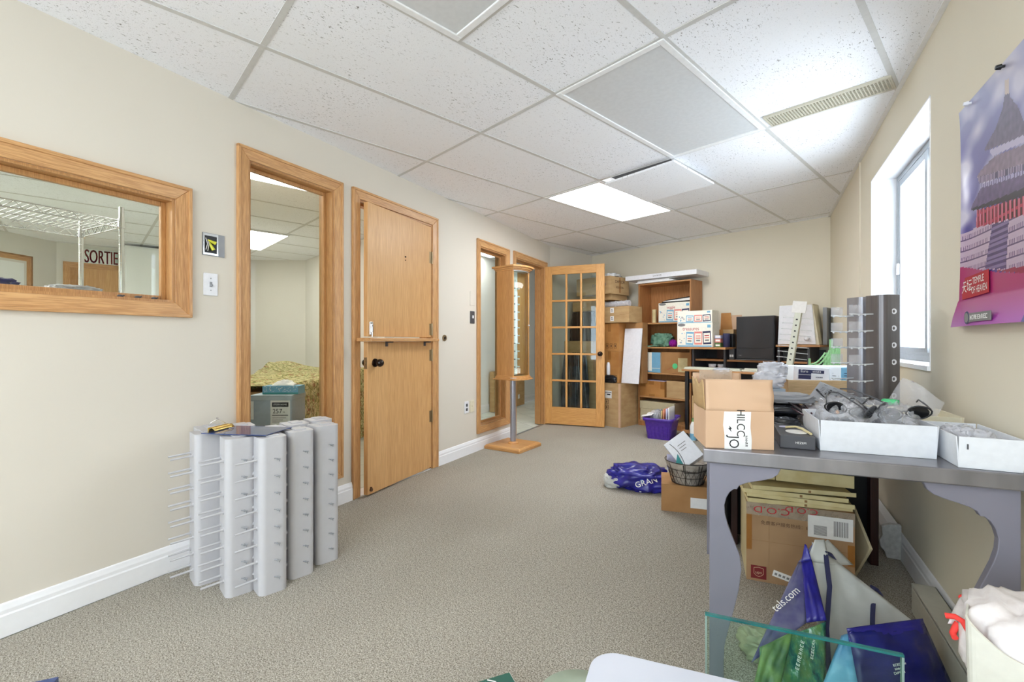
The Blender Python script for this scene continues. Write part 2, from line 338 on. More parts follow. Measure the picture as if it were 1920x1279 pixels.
# ================================================================== setting
def struct(o): o['kind'] = 'structure'; return o
def wall_boxes(m, s0, s1, y0, y1, holes, z1=H+.12):
    """wall along local x with rectangular holes (a, b, z0, z1)"""
    xs = s0
    for a, b, za, zb in sorted(holes):
        m.box(xs, a, y0, y1, 0, z1)
        if za > 0: m.box(a, b, y0, y1, 0, za)
        m.box(a, b, y0, y1, zb, z1)
        xs = b
    m.box(xs, s1, y0, y1, 0, z1)
W1 = (-2.75, -1.318, 1.271, 1.766); W2 = (-.957, -.385, .247, 2.078); D1 = (-.165, .655, 0, 2.082)
W3 = (1.432, 1.966, .236, 2.044); D2 = (2.21, 3.016, 0, 2.056)
m = MB(); wall_boxes(m, -4.4, 3.205, 0, .12, [W1, W2, D1, W3, D2]); struct(m.build('wall_left', M['wall'], loc=OL, rz=RL))
# short wall between the french door and the back corner
m = MB(); m.prism([(-4.183,4.596),(-4.240,5.62),(-4.36,5.62),(-4.30,4.63)], 0, H+.12); struct(m.build('wall_left_return', M['wall']))
m = MB(); m.box(-4.36, -1.0, YB, YB+.15, 0, H+.12); struct(m.build('wall_back', M['wallr']))
WR = (-1.253, -.078, .975, 2.122); WR2 = (-5.6, -3.2, .95, 2.122)
m = MB(); wall_boxes(m, -7.1, 2.1, -.22, 0, [WR]); struct(m.build('wall_right', M['wallr'], loc=OR_, rz=RR))
WF = (-1.6, 1.4, .4, 2.2)  # window opening added behind the camera to let in fill light
m = MB(); wall_boxes(m, -1.95, 1.8, -.2, 0, [WF]); struct(m.build('wall_front', M['wall'], loc=(0,-2.6,0)))
# floors
m = MB(); m.prism([(-1.66,-2.62),(1.6,-2.62),(-1.22,5.62),(-4.25,5.62),(-4.19,4.6),(-4.155,4.52)], -.05, 0); struct(m.build('floor', M['carpet']))
m = MB(); m.box(-10, -1.2, -3, 8.5, -.08, -.012); struct(m.build('floor_next_room', M['tile']))
# neighbouring rooms
def wseg(name, p, q, t, mt, holes=()):
    a = math.atan2(q[1]-p[1], q[0]-p[0]); L = math.hypot(q[0]-p[0], q[1]-p[1]); m = MB()
    wall_boxes(m, 0, L, 0, t, holes); return struct(m.build(name, M[mt], loc=(p[0],p[1],0), rz=a))
wseg('wall_partition', (-8.9,1.47), (-2.87,.46), .06, 'wall2')
wseg('wall_office_far', (-8.36,-.25), (-8.36,1.5), .1, 'wall2')
wseg('wall_office_side', (-6.9,-1.72), (-8.36,-.25), .1, 'wall2')
wseg('wall_office_near', (-1.9,-2.3), (-6.9,-1.72), .1, 'wall2')
wseg('wall_next_far', (-8.9,.98), (-7.55,2.6), .1, 'wall2')
wseg('wall_next_side', (-7.62,2.58), (-3.56,2.58), .1, 'wall2')
wseg('wall_corridor', Lw(1.35,-1.2), Lw(6.6,-1.2), .1, 'wallwhite')
wseg('wall_corridor_end', Lw(6.5,-1.25), Lw(6.5,0.1), .1, 'wallwhite')
wseg('wall_corridor_return', (-4.42,5.55), Lw(6.5,-.05), .06, 'wallwhite')
# ceiling with open cells where fixtures sit
X0, Y0, CX, CY = -1.593, 1.79, .6096, 1.2192
def cx(i): return X0+CX*i
def cy(j): return Y0+CY*j
holes = {(0,0), (-2,1), (-1,1)}
m = MB()
def slab(x0, x1, y0, y1): m.box(x0, x1, y0, y1, H, H+.018)
for i in range(-14, 7):
    for j in range(-5, 6):
        if (i, j) in holes: continue
        if i == 0 and j in (-1, -2):
            continue
        slab(cx(i), cx(i+1), cy(j), cy(j+1))
slab(cx(0), cx(1), 1.17, 1.79); slab(cx(0), cx(1), cy(-2), -.05)
slab(cx(-1), cx(0), 3.62, cy(2))
struct(m.build('ceiling', M['ceil']))
m = MB()
w = .012
for i in range(-14, 8): m.box(cx(i)-w, cx(i)+w, cy(-5), cy(6), H-.003, H+.001)
for j in range(-5, 7):
    if j == 0 or j in (-1,): m.box(cx(-14), cx(0), cy(j)-w, cy(j)+w, H-.0025, H+.001); m.box(cx(1), cx(7), cy(j)-w, cy(j)+w, H-.0025, H+.001)
    else: m.box(cx(-14), cx(7), cy(j)-w, cy(j)+w, H-.0025, H+.001)
m.box(cx(0), cx(1), 1.17-w, 1.17+w, H-.0025, H+.001); m.box(cx(0), cx(1), 1.79-w, 1.79+w, H-.0025, H+.001); m.box(cx(0), cx(1), -.05-w, -.05+w, H-.0025, H+.001)
struct(m.build('ceiling_grid', M['tbar']))
# wall angle trims and black plenum sheet
m = MB(); m.box(-6.4, 2.0, .0, .022, H-.004, H+.001); struct(m.build('trim_1', M['tbarw'], loc=OR_, rz=RR))
m = MB(); m.box(-4.24, -1.2, YB-.022, YB, H-.004, H+.001); struct(m.build('trim_2', M['tbarw']))
m = MB(); m.box(cx(-2)-.05, cx(1), cy(1)-.02, cy(2)+.1, H+.16, H+.18); m.box(cx(0), cx(1)+.03, -.1, 3.05, H+.16, H+.18); struct(m.build('plenum_shade', M['black']))  # black sheet paints the shade in the gaps above the tiles
m = MB(); m.box(.285, .315, .0, .008, 0, H); struct(m.build('trim_3', M['wallr'], loc=OR_, rz=RR))

# baseboards
def baseboard(name, s0, s1, loc, rz, sgn):
    m = MB()
    prof = [(0,0),(.016,0),(.016,.078),(.0125,.084),(.0125,.098),(.009,.108),(.006,.118),(.003,.122),(0,.122)]
    vs = []; n = len(prof)
    for x in (s0, s1): vs += [(x, sgn*y, z) for y, z in prof]
    m.add(vs, [(i,(i+1)%n,n+(i+1)%n,n+i) for i in range(n)]+[tuple(range(n)), tuple(range(n,2*n))])
    return struct(m.build(name, M['trimwhite'], loc=loc, rz=rz))
for k, (a, b) in enumerate([(-4.3,-.229),(.725,2.142),(3.082,3.2)]): baseboard('baseboard_left' if not k else f'baseboard_left_{k}', a, b, OL, RL, -1)
baseboard('baseboard_right', -6.6, 1.9, OR_, RR, 1)
baseboard('baseboard_back', -4.23, -1.24, (0, YB, 0), 0, -1)
baseboard('baseboard_corridor', 0, 5.1, Lw(1.4, -1.2), RL, -1)

# casings (oak)
def casing(m_v, m_h, a, b, z0, z1, w=.064, bottom=True, t=.017):
    """mitred casing frame around an opening, face at y<0"""
    def bar(p, q, r, s_, mm):   # outer pair then inner pair in (x,z)
        lo = [(x, 0, z) for x, z in (p, q, r, s_)]; ti = t*.62
        hi = [(p[0],-t,p[1]),(q[0],-t,q[1]),(r[0],-ti,r[1]),(s_[0],-ti,s_[1])]
        mm.hexa(lo, hi)
    A, B, Z0, Z1 = a-w, b+w, z0-w, z1+w
    zb = Z0 if bottom else 0; zi = z0 if bottom else 0
    bar((A,Z1),(A,zb),(a,zi),(a,z1), m_v); bar((B,zb),(B,Z1),(b,z1),(b,zi), m_v)
    bar((B,Z1),(A,Z1),(a,z1),(b,z1), m_h)
    if bottom: bar((A,Z0),(B,Z0),(b,z0),(a,z0), m_h)
    # outer back-band bead
    m_v.box(A-.004, A+.012, -t-.005, 0, zb, Z1); m_v.box(B-.012, B+.004, -t-.005, 0, zb, Z1); m_h.box(A-.004, B+.004, -t-.005, 0, Z1-.012, Z1+.004)
    if bottom: m_h.box(A-.004, B+.004, -t-.005, 0, Z0-.004, Z0+.012)
def interior_window(n, op, gd=.075):
    a, b, z0, z1 = op
    root = thing(f'window_{n}', None, None, OL, RL); struct(root)
    v = MB(); h = MB(); casing(v, h, a, b, z0, z1)
    v.build('casing', M['oakv'], root, bevel=.0025); h.build('casing', M['oakh'], root, bevel=.0025)
    j = MB(); t = .012
    j.box(a, a+t, 0, .12, z0, z1); j.box(b-t, b, 0, .12, z0, z1); j.box(a+t, b-t, 0, .12, z1-t, z1); j.box(a+t, b-t, 0, .12, z0, z0+t)
    j.build('jamb', M['oaky'], root)
    s = MB(); w = .022; g0 = gd-.022
    s.box(a+t, a+t+w, g0, gd, z0+t, z1-t); s.box(b-t-w, b-t, g0, gd, z0+t, z1-t); s.box(a+t+w, b-t-w, g0, gd, z1-t-w, z1-t); s.box(a+t+w, b-t-w, g0, gd, z0+t, z0+t+w)
    s.build('glass_stop', M['oaky'], root, bevel=.003)
    g = MB(); g.box(a+t, b-t, gd, gd+.005, z0+t, z1-t); g.build('pane', M['pane'], root)
    k = MB(); k.box(a-.065, a, .12, .135, z0-.06, z1+.06); k.box(b, b+.065, .12, .135, z0-.06, z1+.06); k.box(a, b, .12, .135, z1, z1+.065); k.box(a, b, .12, .135, z0-.065, z0); k.build('casing', M['oakv'], root)
    return root
w1 = interior_window(1, W1); interior_window(2, W2); interior_window(3, W3)
m = MB()
for x in (-1.52,-1.455,-1.39): m.ball((x, .03, 1.288), (.012,.008,.007)); m.cyl((x-.01,.03,1.285),(x+.014,.026,1.292),.003)
m.build('glazing_clip', M['dgrey'], w1)

def door_frame(n, op):
    a, b, z0, z1 = op
    root = thing(f'door_{n}', None, None, OL, RL); struct(root)
    v = MB(); h = MB(); casing(v, h, a, b, 0, z1, bottom=False)
    v.build('casing', M['oakv'], root, bevel=.0025); h.build('casing', M['oakh'], root, bevel=.0025)
    j = MB(); t = .014
    j.box(a, a+t, 0, .12, 0, z1); j.box(b-t, b, 0, .12, 0, z1); j.box(a+t, b-t, 0, .12, z1-t, z1)
    j.box(a+t, a+t+.011, .045, .08, 0, z1-t); j.box(b-t-.011, b-t, .045, .08, 0, z1-t); j.box(a+t, b-t, .045, .08, z1-t-.011, z1-t)
    j.build('jamb', M['oaky'], root)
    k = MB(); k.box(a-.065, a, .12, .135, 0, z1+.065); k.box(b, b+.065, .12, .135, 0, z1+.065); k.box(a, b, .12, .135, z1, z1+.065); k.build('casing', M['oakv'], root)
    return root
f1 = door_frame(1, D1); f2 = door_frame(2, D2)
m = MB(); m.box(D1[0]+.014, D1[1]-.014, 0, .12, -.011, .002); m.build('threshold', M['trimwhite'], f1)
m = MB(); m.box(D2[0]+.014, D2[1]-.014, -.004, .03, -.011, .003); m.build('threshold', M['alum'], f2)

# ---- dutch door: two leaves on the right jamb
def knob(m, p, d, r=.027, z=0):
    p = Vector(p); d = Vector(d); m.cyl(p, p+d*.008, .031, .029, 24); m.cyl(p+d*.008, p+d*.026, .011, .011, 12)
    c = p+d*.045; m.ball(tuple(c), (r, r, r), n=20, k=12)
hp = Lw(.64, .004, 0); dth = RL + PI + rad(4.3)      # local x from the hinge to the free edge; local +y = towards the room
DLn = .787
up = thing('door_leaf', 'upper half of the split oak door above the ledge', 'door leaf', (hp[0], hp[1], 0), dth)
m = MB(); m.box(0, DLn, -.036, 0, 1.122, 2.062); m.build('leaf_panel', M['doorv'], up, bevel=.002)
m = MB(); m.box(DLn-.052, DLn-.018, 0, .004, 1.135, 1.225); m.box(DLn-.044, DLn-.026, .004, .014, 1.15, 1.21); m.cyl((DLn-.035,.010,1.12),(DLn-.035,.010,1.19),.005); m.build('slide_bolt', M['chrome'], up, bevel=.0015)
m = MB(); m.cyl((.36,0,1.748),(.36,.004,1.748),.007); m.cyl((.36,0,1.722),(.36,.003,1.722),.005); m.build('peephole', M['darkbronze'], up)
lo = thing('door_leaf', 'lower half of the split oak door with round dark knob', 'door leaf', (hp[0], hp[1], 0), dth)
m = MB(); m.box(0, DLn, -.036, 0, .014, 1.085); m.build('leaf_panel', M['doorv'], lo, bevel=.002)
m = MB(); m.box(-.012, DLn+.05, -.062, .075, 1.086, 1.112); tag(m.build('ledge', M['oakh'], lo, bevel=.006), 'narrow oak ledge')
for x in (.1, DLn-.2):
    m = MB(); m.box(x-.012, x+.012, 0, .055, 1.078, 1.086); m.box(x-.012, x+.012, 0, .006, 1.05, 1.086); m.build('ledge_bracket', M['dgrey'], lo)
m = MB(); knob(m, (DLn-.075, 0, .935), (0,1,0), .028); m.build('knob', M['darkbronze'], lo)
m = MB(); knob(m, (DLn-.075, -.036, .935), (0,-1,0), .028); m.build('knob', M['darkbronze'], lo)
m = MB(); m.box(DLn-.0005, DLn+.002, -.031, -.005, .895, .975); m.cyl((DLn,-.018,.935),(DLn+.01,-.018,.935),.008); m.build('latch_plate', M['hinge'], lo)
m = MB(); m.cyl((DLn-.03,.0,.045),(DLn-.03,.012,.045),.012); m.cyl((DLn-.03,.0,.06),(DLn-.03,.01,.06),.006); m.build('door_stop', M['inkbrown'], lo)
for leaf, zs in ((up, (1.80, 1.19)), (lo, (.97, .45))):
    for z in zs:
        m = MB(); m.cyl((-.004,.006,z-.05),(-.004,.006,z+.05),.006,n=10); m.box(-.004,.028,-.001,.0015,z-.048,z+.048); m.build('hinge', M['hinge'], leaf)

# ---- french door
fh = Vector((-4.128, 4.425, 0)); fa = math.atan2(4.773-4.425, -3.425+4.128); FW = .786
fd = thing('french_door', 'open pine french door with fifteen glass panes', 'door', tuple(fh), fa)
st = .105
m = MB(); m.box(0, st, 0, .036, .012, 2.062); m.box(FW-st, FW, 0, .036, .012, 2.062); m.build('stile', M['pinev'], fd, bevel=.0025)
m = MB(); m.box(st, FW-st, 0, .036, 1.955, 2.062); m.box(st, FW-st, 0, .036, .012, .235); m.build('rail', M['pineh'], fd, bevel=.0025)
gx0, gx1, gz0, gz1 = st, FW-st, .235, 1.955
m = MB()
for i in (1, 2): x = gx0+(gx1-gx0)*i/3; m.box(x-.0125, x+.0125, .002, .034, gz0, gz1)
m.build('muntin', M['pinev'], fd, bevel=.005)
m = MB()
for i in range(1, 5): z = gz0+(gz1-gz0)*i/5; m.box(gx0, gx1, .003, .033, z-.0125, z+.0125)
m.build('muntin', M['pineh'], fd, bevel=.005)
m = MB(); m.box(gx0-.004, gx1+.004, .016, .020, gz0-.004, gz1+.004); m.build('panes', M['panec'], fd)
m = MB(); knob(m, (FW-.052, 0, .93), (0,-1,0), .028); m.build('knob', M['darkbronze'], fd)
m = MB(); knob(m, (FW-.052, .036, .93), (0,1,0), .028); m.build('knob', M['brass'], fd)
for z in (1.8, 1.05, .28):
    m = MB(); m.cyl((-.006,-.004,z-.05),(-.006,-.004,z+.05),.007,n=10); m.box(-.004,.003,0,.03,z-.048,z+.048); m.build('hinge', M['hinge'], fd)

# ---- exterior slider windows: one in the right wall, one added behind the camera
def slider(n, op, loc=OR_, rz=RR):
    a, b, z0, z1 = op
    root = thing(f'window_{n}', None, None, loc, rz); struct(root)
    m = MB(); t = .008   # white drywall-return lining, back to front
    m.box(a, a+t, -.2, .002, z0, z1); m.box(b-t, b, -.2, .002, z0, z1); m.box(a, b, -.2, .002, z1-t, z1); m.box(a, b, -.2, .012, z0-.012, z0+t)
    m.build('reveal', M['trimwhite'], root)
    y0, y1 = -.2, -.125
    m = MB(); w = .032
    m.box(a+t, a+t+w, y0, y1, z0+t, z1-t); m.box(b-t-w, b-t, y0, y1, z0+t, z1-t); m.box(a+t+w, b-t-w, y0, y1, z1-t-w, z1-t); m.box(a+t+w, b-t-w, y0, y1, z0+t, z0+t+w)
    m.box(a+t+w, b-t-w, y1-.006, y1, z0+t+w, z0+t+w+.014)
    m.build('outer_frame', M['alum'], root, bevel=.002)
    mid = (a+b)/2+.02
    for k, (x0, x1, yy) in enumerate(((mid-.03, b-t-w, -.15), (a+t+w, mid+.03, -.18))):
        m = MB(); w2 = .038; za, zb = z0+t+w, z1-t-w
        m.box(x0, x0+w2, yy, yy+.022, za, zb); m.box(x1-w2, x1, yy, yy+.022, za, zb); m.box(x0+w2, x1-w2, yy, yy+.022, zb-w2, zb); m.box(x0+w2, x1-w2, yy, yy+.022, za, za+w2)
        s = m.build('sash', M['alum'] if k == 0 else M['trimwhite'], root, bevel=.002)
        g = MB(); g.box(x0+w2, x1-w2, yy+.009, yy+.013, za+w2, zb-w2); g.build('pane', M['winglass'], s)
    m = MB(); m.box(b-t-w-.03, b-t-w-.002, y1-.02, y1+.01, 1.5, 1.57); m.build('latch', M['white'], root, bevel=.003)
    return root
slider(4, WR); slider(5, WF, (0,-2.6,0), 0)  # the second is an unseen window, added to light the room

# ================================================================== ceiling fixtures
def troffer(label, x0, x1, y0, y1, lit=False, z=H, group=None):
    o = thing('ceiling_light', label, 'ceiling light', ((x0+x1)/2, (y0+y1)/2, z), 0, group)
    a, b = (x1-x0)/2-.002, (y1-y0)/2-.002; w = .03
    m = MB(); m.box(-a, -a+w, -b, b, -.008, .05); m.box(a-w, a, -b, b, -.008, .05); m.box(-a+w, a-w, -b, -b+w, -.008, .05); m.box(-a+w, a-w, b-w, b, -.008, .05)
    m.build('frame', M['lampmetal'], o, bevel=.003)
    m = MB(); m.box(-a+w, a-w, -b+w, b-w, -.002, .006); m.build('diffuser', M['litmain'] if lit else M['diffoff'], o)
    m = MB(); m.box(-a, a, -b, b, .05, .06); m.build('housing', M['lampmetal'], o)
    return o
troffer('unlit flush ceiling light cut off by the top edge of the picture', cx(0), cx(1), -.05, 1.17)
troffer('large unlit flush ceiling light beside the long ceiling vent', cx(0), cx(1), cy(0), cy(1))
troffer('bright lit ceiling panel partly covered by the slipped tile', cx(-2), cx(-1), cy(1), cy(2), True)
o = thing('ceiling_light', 'large bright ceiling light seen high through the tall window', 'ceiling light', (-3.72, 1.02, H-.004))
m = MB(); m.box(-.3, .3, -.6, .6, -.012, -.002); m.build('diffuser', M['lit2'], o); m = MB(); m.box(-.32,.32,-.62,.62,-.008,0); m.build('frame', M['lampmetal'], o)
o = thing('ceiling_light', 'bright far ceiling light seen through the tall window', 'ceiling light', (-6.5, 1.52, H-.004))
m = MB(); m.box(-.58, .58, -.29, .29, -.012, -.002); m.build('diffuser', M['lit2'], o); m = MB(); m.box(-.6,.6,-.31,.31,-.008,0); m.build('frame', M['lampmetal'], o)
o = thing('ceiling_light', 'bright light strip at top of the narrow window behind the display stand', 'ceiling light', (-5.0, 4.0, H-.004), RL)
m = MB(); m.box(-.58, .58, -.15, .15, -.012, -.002); m.build('diffuser', M['lit2'], o); m = MB(); m.box(-.6,.6,-.17,.17,-.008,0); m.build('frame', M['lampmetal'], o)
for k, (x, y) in enumerate(((-4.0, -1.35),(-5.6,-1.25))):  # lamps added out of view to brighten the office
    o = thing('ceiling_light', ['nearer','farther'][k]+' added ceiling light, out of view, in the office behind the wide interior window', 'ceiling light', (x, y, H-.004))
    m = MB(); m.box(-.28, .28, -.5, .5, -.012, -.002); m.build('diffuser', M['office_fill'], o); m = MB(); m.box(-.3,.3,-.52,.52,-.008,0); m.build('frame', M['lampmetal'], o)
# unseen lamps added behind the camera to brighten the room
for x, y in ((-.68, -1.4), (.54, -1.4)):
    o = thing('ceiling_light', 'added unseen ceiling light over the near end of the room', 'ceiling light', (x, y, H-.004), 0, 'lit ceiling lights over the near end')
    m = MB(); m.box(-.28, .28, -.58, .58, -.012, -.002); m.build('diffuser', M['lit'], o); m = MB(); m.box(-.3,.3,-.6,.6,-.008,0); m.build('frame', M['lampmetal'], o)
# slipped tile
o = MB(); o.box(-.292, .292, -.306, .306, -.008, .008)
tag(o.build('ceiling_tile', M['ceil'], loc=(-1.84, 3.285, 2.318), rot=(rad(-1.5), rad(-1), rad(-1)), bevel=.003), 'slipped square ceiling tile hanging over the lit panel', 'ceiling tile')
# vent
v = thing('ceiling_vent', 'long narrow metal ceiling vent beside the window wall', 'vent', (-.66, 2.915, H))
m = MB(); m.box(-.285, .285, -.075, -.066, -.012, .004); m.box(-.285, .285, .066, .075, -.012, .004); m.box(-.285,-.277,-.066,.066,-.012,.004); m.box(.277,.285,-.066,.066,-.012,.004); m.build('frame', M['vent'], v)
m = MB()
for i in range(38): x = -.27+i*.0146; m.box(x, x+.005, -.066, .066, -.010, .002)
for i in range(7): y = -.056+i*.0187; m.box(-.277, .277, y-.0022, y+.0022, -.009, 0)
m.build('grille', M['vent'], v)
m = MB(); m.box(-.277, .277, -.066, .066, .0022, .0035); m.build('backing', M['black'], v)

# ================================================================== fittings on the left wall
o = thing('junction_box', 'open metal junction box with yellow wire caps', 'junction box', Lw(-1.142, 0, 1.58), RL)
m = MB(); m.box(-.054,.054,-.003,0,-.057,.057); m.build('wall_cutout', M['grey'], o)
m = MB(); m.box(-.046,.014,-.004,-.003,-.047,.05); m.build('cavity_shade', M['black'], o)  # flat black sheet painted in for the shade inside the open box
m = MB(); m.box(-.052,-.046,-.007,-.003,-.054,.054); m.box(.014,.021,-.007,-.003,-.054,.054); m.box(-.046,.014,-.008,-.003,.042,.054); m.box(-.046,.014,-.008,-.003,-.054,-.044); m.build('box_rim', M['chrome'], o)
m = MB(); m.box(.021,.054,-.005,-.003,-.055,.055); m.build('cover_strip', M['grey'], o)
for p, q in (((-.03,-.006,.02),(.004,-.014,.008)), ((-.024,-.006,.01),(-.006,-.014,-.028))):
    m = MB(); m.cyl(p, q, .004, .009, 10); m.build('wire_cap', mat('yellow_cap', (206,204,60), .4), o)
m = MB(); m.tube([(-.04,-.006,.03),(-.034,-.012,.0),(-.04,-.008,-.03)], .002); m.tube([(-.03,-.006,.025),(-.026,-.01,.0),(-.03,-.006,-.035)], .002); m.build('wire', M['styro'], o)
o = thing('light_switch', 'white toggle light switch below the junction box', 'light switch', Lw(-1.157, 0, 1.377), RL)
m = MB(); m.box(-.035,.035,-.006,0,-.057,.057); m.build('plate', M['white'], o, bevel=.003)
m = MB(); m.box(-.006,.006,-.008,-.006,-.013,.013); m.box(-.004,.004,-.017,-.006,-.009,.001); m.build('toggle', M['grey'], o); 
for z in (.03, -.03): m = MB(); m.ball((0,-.006,z),.003); m.build('screw', M['grey'], o)
o = thing('key_switch', 'round brass key switch right of the split door', 'key switch', Lw(.832, 0, 1.117), RL)
m = MB(); m.cyl((0,0,0),(0,-.008,0),.029,.027,24); m.build('cover', M['hinge'], o); m = MB(); m.cyl((0,-.008,0),(0,-.012,0),.013); m.build('cylinder', M['darkbronze'], o)
o = thing('wall_control', 'dark rectangular wall control left of the narrow window', 'wall control', Lw(1.285, 0, 1.322), RL)
m = MB(); m.box(-.037,.037,-.008,0,-.06,.06); m.build('plate', M['dgrey'], o, bevel=.003); m = MB(); m.box(-.008,.012,-.014,-.008,-.01,.018); m.build('button', M['white'], o)
m = MB(); m.box(-.043,.043,-.004,0,-.068,.068); tag(m.build('wall_plate', M['wall'], loc=Lw(1.29,0,1.505), rz=RL, bevel=.002), 'blank cream wall plate above the dark wall control', 'wall plate')
for s, lab in ((1.183, 'left of the two cream outlets low on the wall, with dark sockets'), (1.281, 'right of the two cream outlets, beside the narrow window casing')):
    o = thing('power_outlet', lab, 'outlet', Lw(s, 0, .455), RL)
    m = MB(); m.box(-.036,.036,-.006,0,-.057,.057); m.build('plate', M['cream'] if s > 1.2 else M['white'], o, bevel=.003)
    if s < 1.2:
        m = MB(); m.box(-.013,.013,-.009,-.006,.008,.034); m.box(-.013,.013,-.009,-.006,-.034,-.008); m.build('socket', M['dgrey'], o)
    else:
        m = MB(); m.cyl((0,-.006,0),(0,-.010,0),.008); m.build('jack', M['cream'], o)
# ================================================================== white peg display columns by the left wall
def col_mesh(m):
    hx, hy, r = .06, .057, .027
    pts = [(-hx, hy), (-hx, -hy)]
    for k in range(7): a = -PI/2+PI/2*k/6; pts.append((hx-r+r*math.cos(a), -hy+r+r*math.sin(a)))
    for k in range(7): a = PI/2*k/6; pts.append((hx-r+r*math.cos(a), hy-r+r*math.sin(a)))
    n = len(pts); z0, z1 = 0, .672
    vs = [(x,y,z0) for x,y in pts]+[(x,y,z1) for x,y in pts]
    m.add(vs, [(i,(i+1)%n,n+(i+1)%n,n+i) for i in range(2,n-1)], 0, True)
    m.add(vs, [(i,(i+1)%n,n+(i+1)%n,n+i) for i in (0,1,n-1)]+[tuple(range(n-1,-1,-1)), tuple(range(n,2*n))])
body = MB(); col_mesh(body)
body.box(-.05, .02, -.02, .03, .672, .677)       # raised tab of the end cap
col_specs = [  # x, y, rz, pegs?, studs?, label
 (-2.502,.418,.03,1,0,'leftmost white peg display column in the front row'),
 (-2.297,.497,.0,1,1,'second white peg display column from the left in the front row'),
 (-2.216,.604,.02,1,1,'third white peg display column, closest to the room'),
 (-2.276,.741,.06,1,1,'fourth white peg display column from the left in front row'),
 (-2.333,.882,.05,0,1,'rightmost white peg display column, ahead of the tall window casing'),
 (-2.640,.452,.0,0,0,'white peg display column in the rear corner by the wall, far left'),
 (-2.428,.540,.0,0,0,'white peg display column under the near end of the clipboard'),
 (-2.405,.667,.0,0,0,'white peg display column under the right end of the clipboard'),
 (-2.468,.790,.0,0,0,'white peg display column behind the fourth front one'),
 (-2.515,.925,.0,0,0,'white peg display column behind the rightmost front one'),
 (-2.592,.572,.0,0,0,'white peg display column under the clip of the clipboard')]
peg_me = stud_me = None
for x, y, rz, pg, sd, lab in col_specs:
    t = thing('display_column', lab, 'display column', (x, y, 0), rz, 'white peg display columns')
    b = MB(); b.v, b.f, b.m, b.s = list(body.v), list(body.f), list(body.m), list(body.s); b.build('column_body', M['whitecol'], t, wn=True)
    for k in range(8):
        z = .066+.073*k
        if pg:
            if peg_me is None:
                m = MB(); m.cyl((0,0,0),(0,-.085,-.006),.0048,.0042,10); m.cyl((0,0,0),(0,-.006,0),.008,.008,10); p = m.build('peg', M['whitecol'], t); peg_me = p.data
            else: p = bpy.data.objects.new('peg', peg_me); COL.objects.link(p); p.parent = t
            p.location = (.022, -.056, z)
            p = bpy.data.objects.new('peg', peg_me); COL.objects.link(p); p.parent = t; p.location = (-.03, -.056, z+.004)
        if sd:
            if stud_me is None:
                m = MB(); m.cyl((0,0,0),(.012,0,0),.0045,.0035,10); m.cyl((.002,-.012,.004),(.014,.010,.0),.0025,.0025,8); m.cyl((.008,.006,0),(.010,.007,-.010),.002,n=8); p = m.build('stud', M['grey'], t); stud_me = p.data
            else: p = bpy.data.objects.new('stud', stud_me); COL.objects.link(p); p.parent = t
            p.location = (.058, .012, z)
# clipboard
cl = thing('clipboard', 'translucent blue clipboard lying on the white display columns', 'clipboard', (-2.36, .552, .679), rad(-50.5))
m = MB(); m.box(-.095, .095, -.155, .155, 0, .0035); m.build('board', M['clipblue'], cl, bevel=.0015)
m = MB()
m.grid(lambda u, v: (-.06+.12*u, -.150+.035*v, .006+.014*math.sin(PI*v)), 8, 8); m.box(-.06,.06,-.151,-.147,.0035,.02); m.build('clip_bar', M['brass'], cl, solid=.0015)
m = MB(); m.tube([(-.035+.07*i/10, -.155+.014*math.cos(i), .026+.03*math.sin(PI*i/10)) for i in range(11)], .0022); m.build('clip_handle', M['chrome'], cl)

# ---- seen through the tall window: grey storage boxes, tissue box, covered table
def carton(name, label, cat, loc, rz, w, d, h, mt, group=None, tape=True, flaps=True, origin='corner', seam=True):
    """closed cardboard box; local origin at the front-left-bottom corner, front face at y=0 looking along -y"""
    o = thing(name, label, cat, loc, rz, group)
    m = MB(); m.box(0, w, 0, d, 0, h, 0)
    if seam:
        m.box(.004, w-.004, d/2-.0015, d/2+.0015, h, h+.0006, 1)
        m.box(.0, w, -.0006, 0, h-.003, h-.0016, 1)
    m.build('box_body', [M[mt], M['cardcut']], o, bevel=.0025)
    if tape:
        m = MB(); tw = .024
        m.box(0, w, d/2-tw, d/2+tw, h+.0006, h+.0012)
        m.box(-.0009, -.0002, d/2-tw, d/2+tw, h-.06, h+.001); m.box(w+.0002, w+.0009, d/2-tw, d/2+tw, h-.06, h+.001)
        m.build('packing_tape', M['tape'], o)
    return o
b = carton('storage_box', 'plain grey storage box underneath, behind the tall window glass', 'box', (-3.400,.806,0), rad(49), .27, .22, .40, 'sgrey', tape=False)
b = carton('storage_box', 'blue grey storage box with white 257 label behind the tall window', 'box', (-3.402,.806,.402), rad(49), .27, .22, .32, 'sgrey', tape=False)
m = MB(); m.box(-.004,.274,-.004,.224,.3205,.329); m.box(-.004,.274,-.004,-.0005,.295,.3205); m.box(-.004,-.0005,-.004,.224,.295,.3205); m.box(.2705,.274,-.004,.224,.295,.3205); m.build('lid', M['sgreyd'], b, bevel=.002)
m = MB(); m.box(.135,.262,-.0015,0,.13,.295); m.box(.145,.252,-.002,-.0015,.252,.282,1)
m.text('STOW HOME', .016, XZ(.198,-.0024,.267), 0, sx=.9); m.text('257', .042, XZ(.180,-.0022,.222), 1); m.text('in', .02, XZ(.222,-.0022,.218), 1)
for k in range(3): m.box(.146,.146+.09-.02*k,-.0022,-.0015,.178-.014*k,.1815-.014*k,2)
m.box(.146,.25,-.0022,-.0015,.194,.1985,1)
m.build('label', [M['sticker'], M['ink'], M['inkgrey']], b)
m = MB(); m.box(0,.025,-.0015,0,.17,.29); m.build('label', M['sticker'], b)
t = thing('tissue_box', 'teal patterned tissue box on the grey storage box', 'tissue box', (-3.395,.880,.732), rad(49))
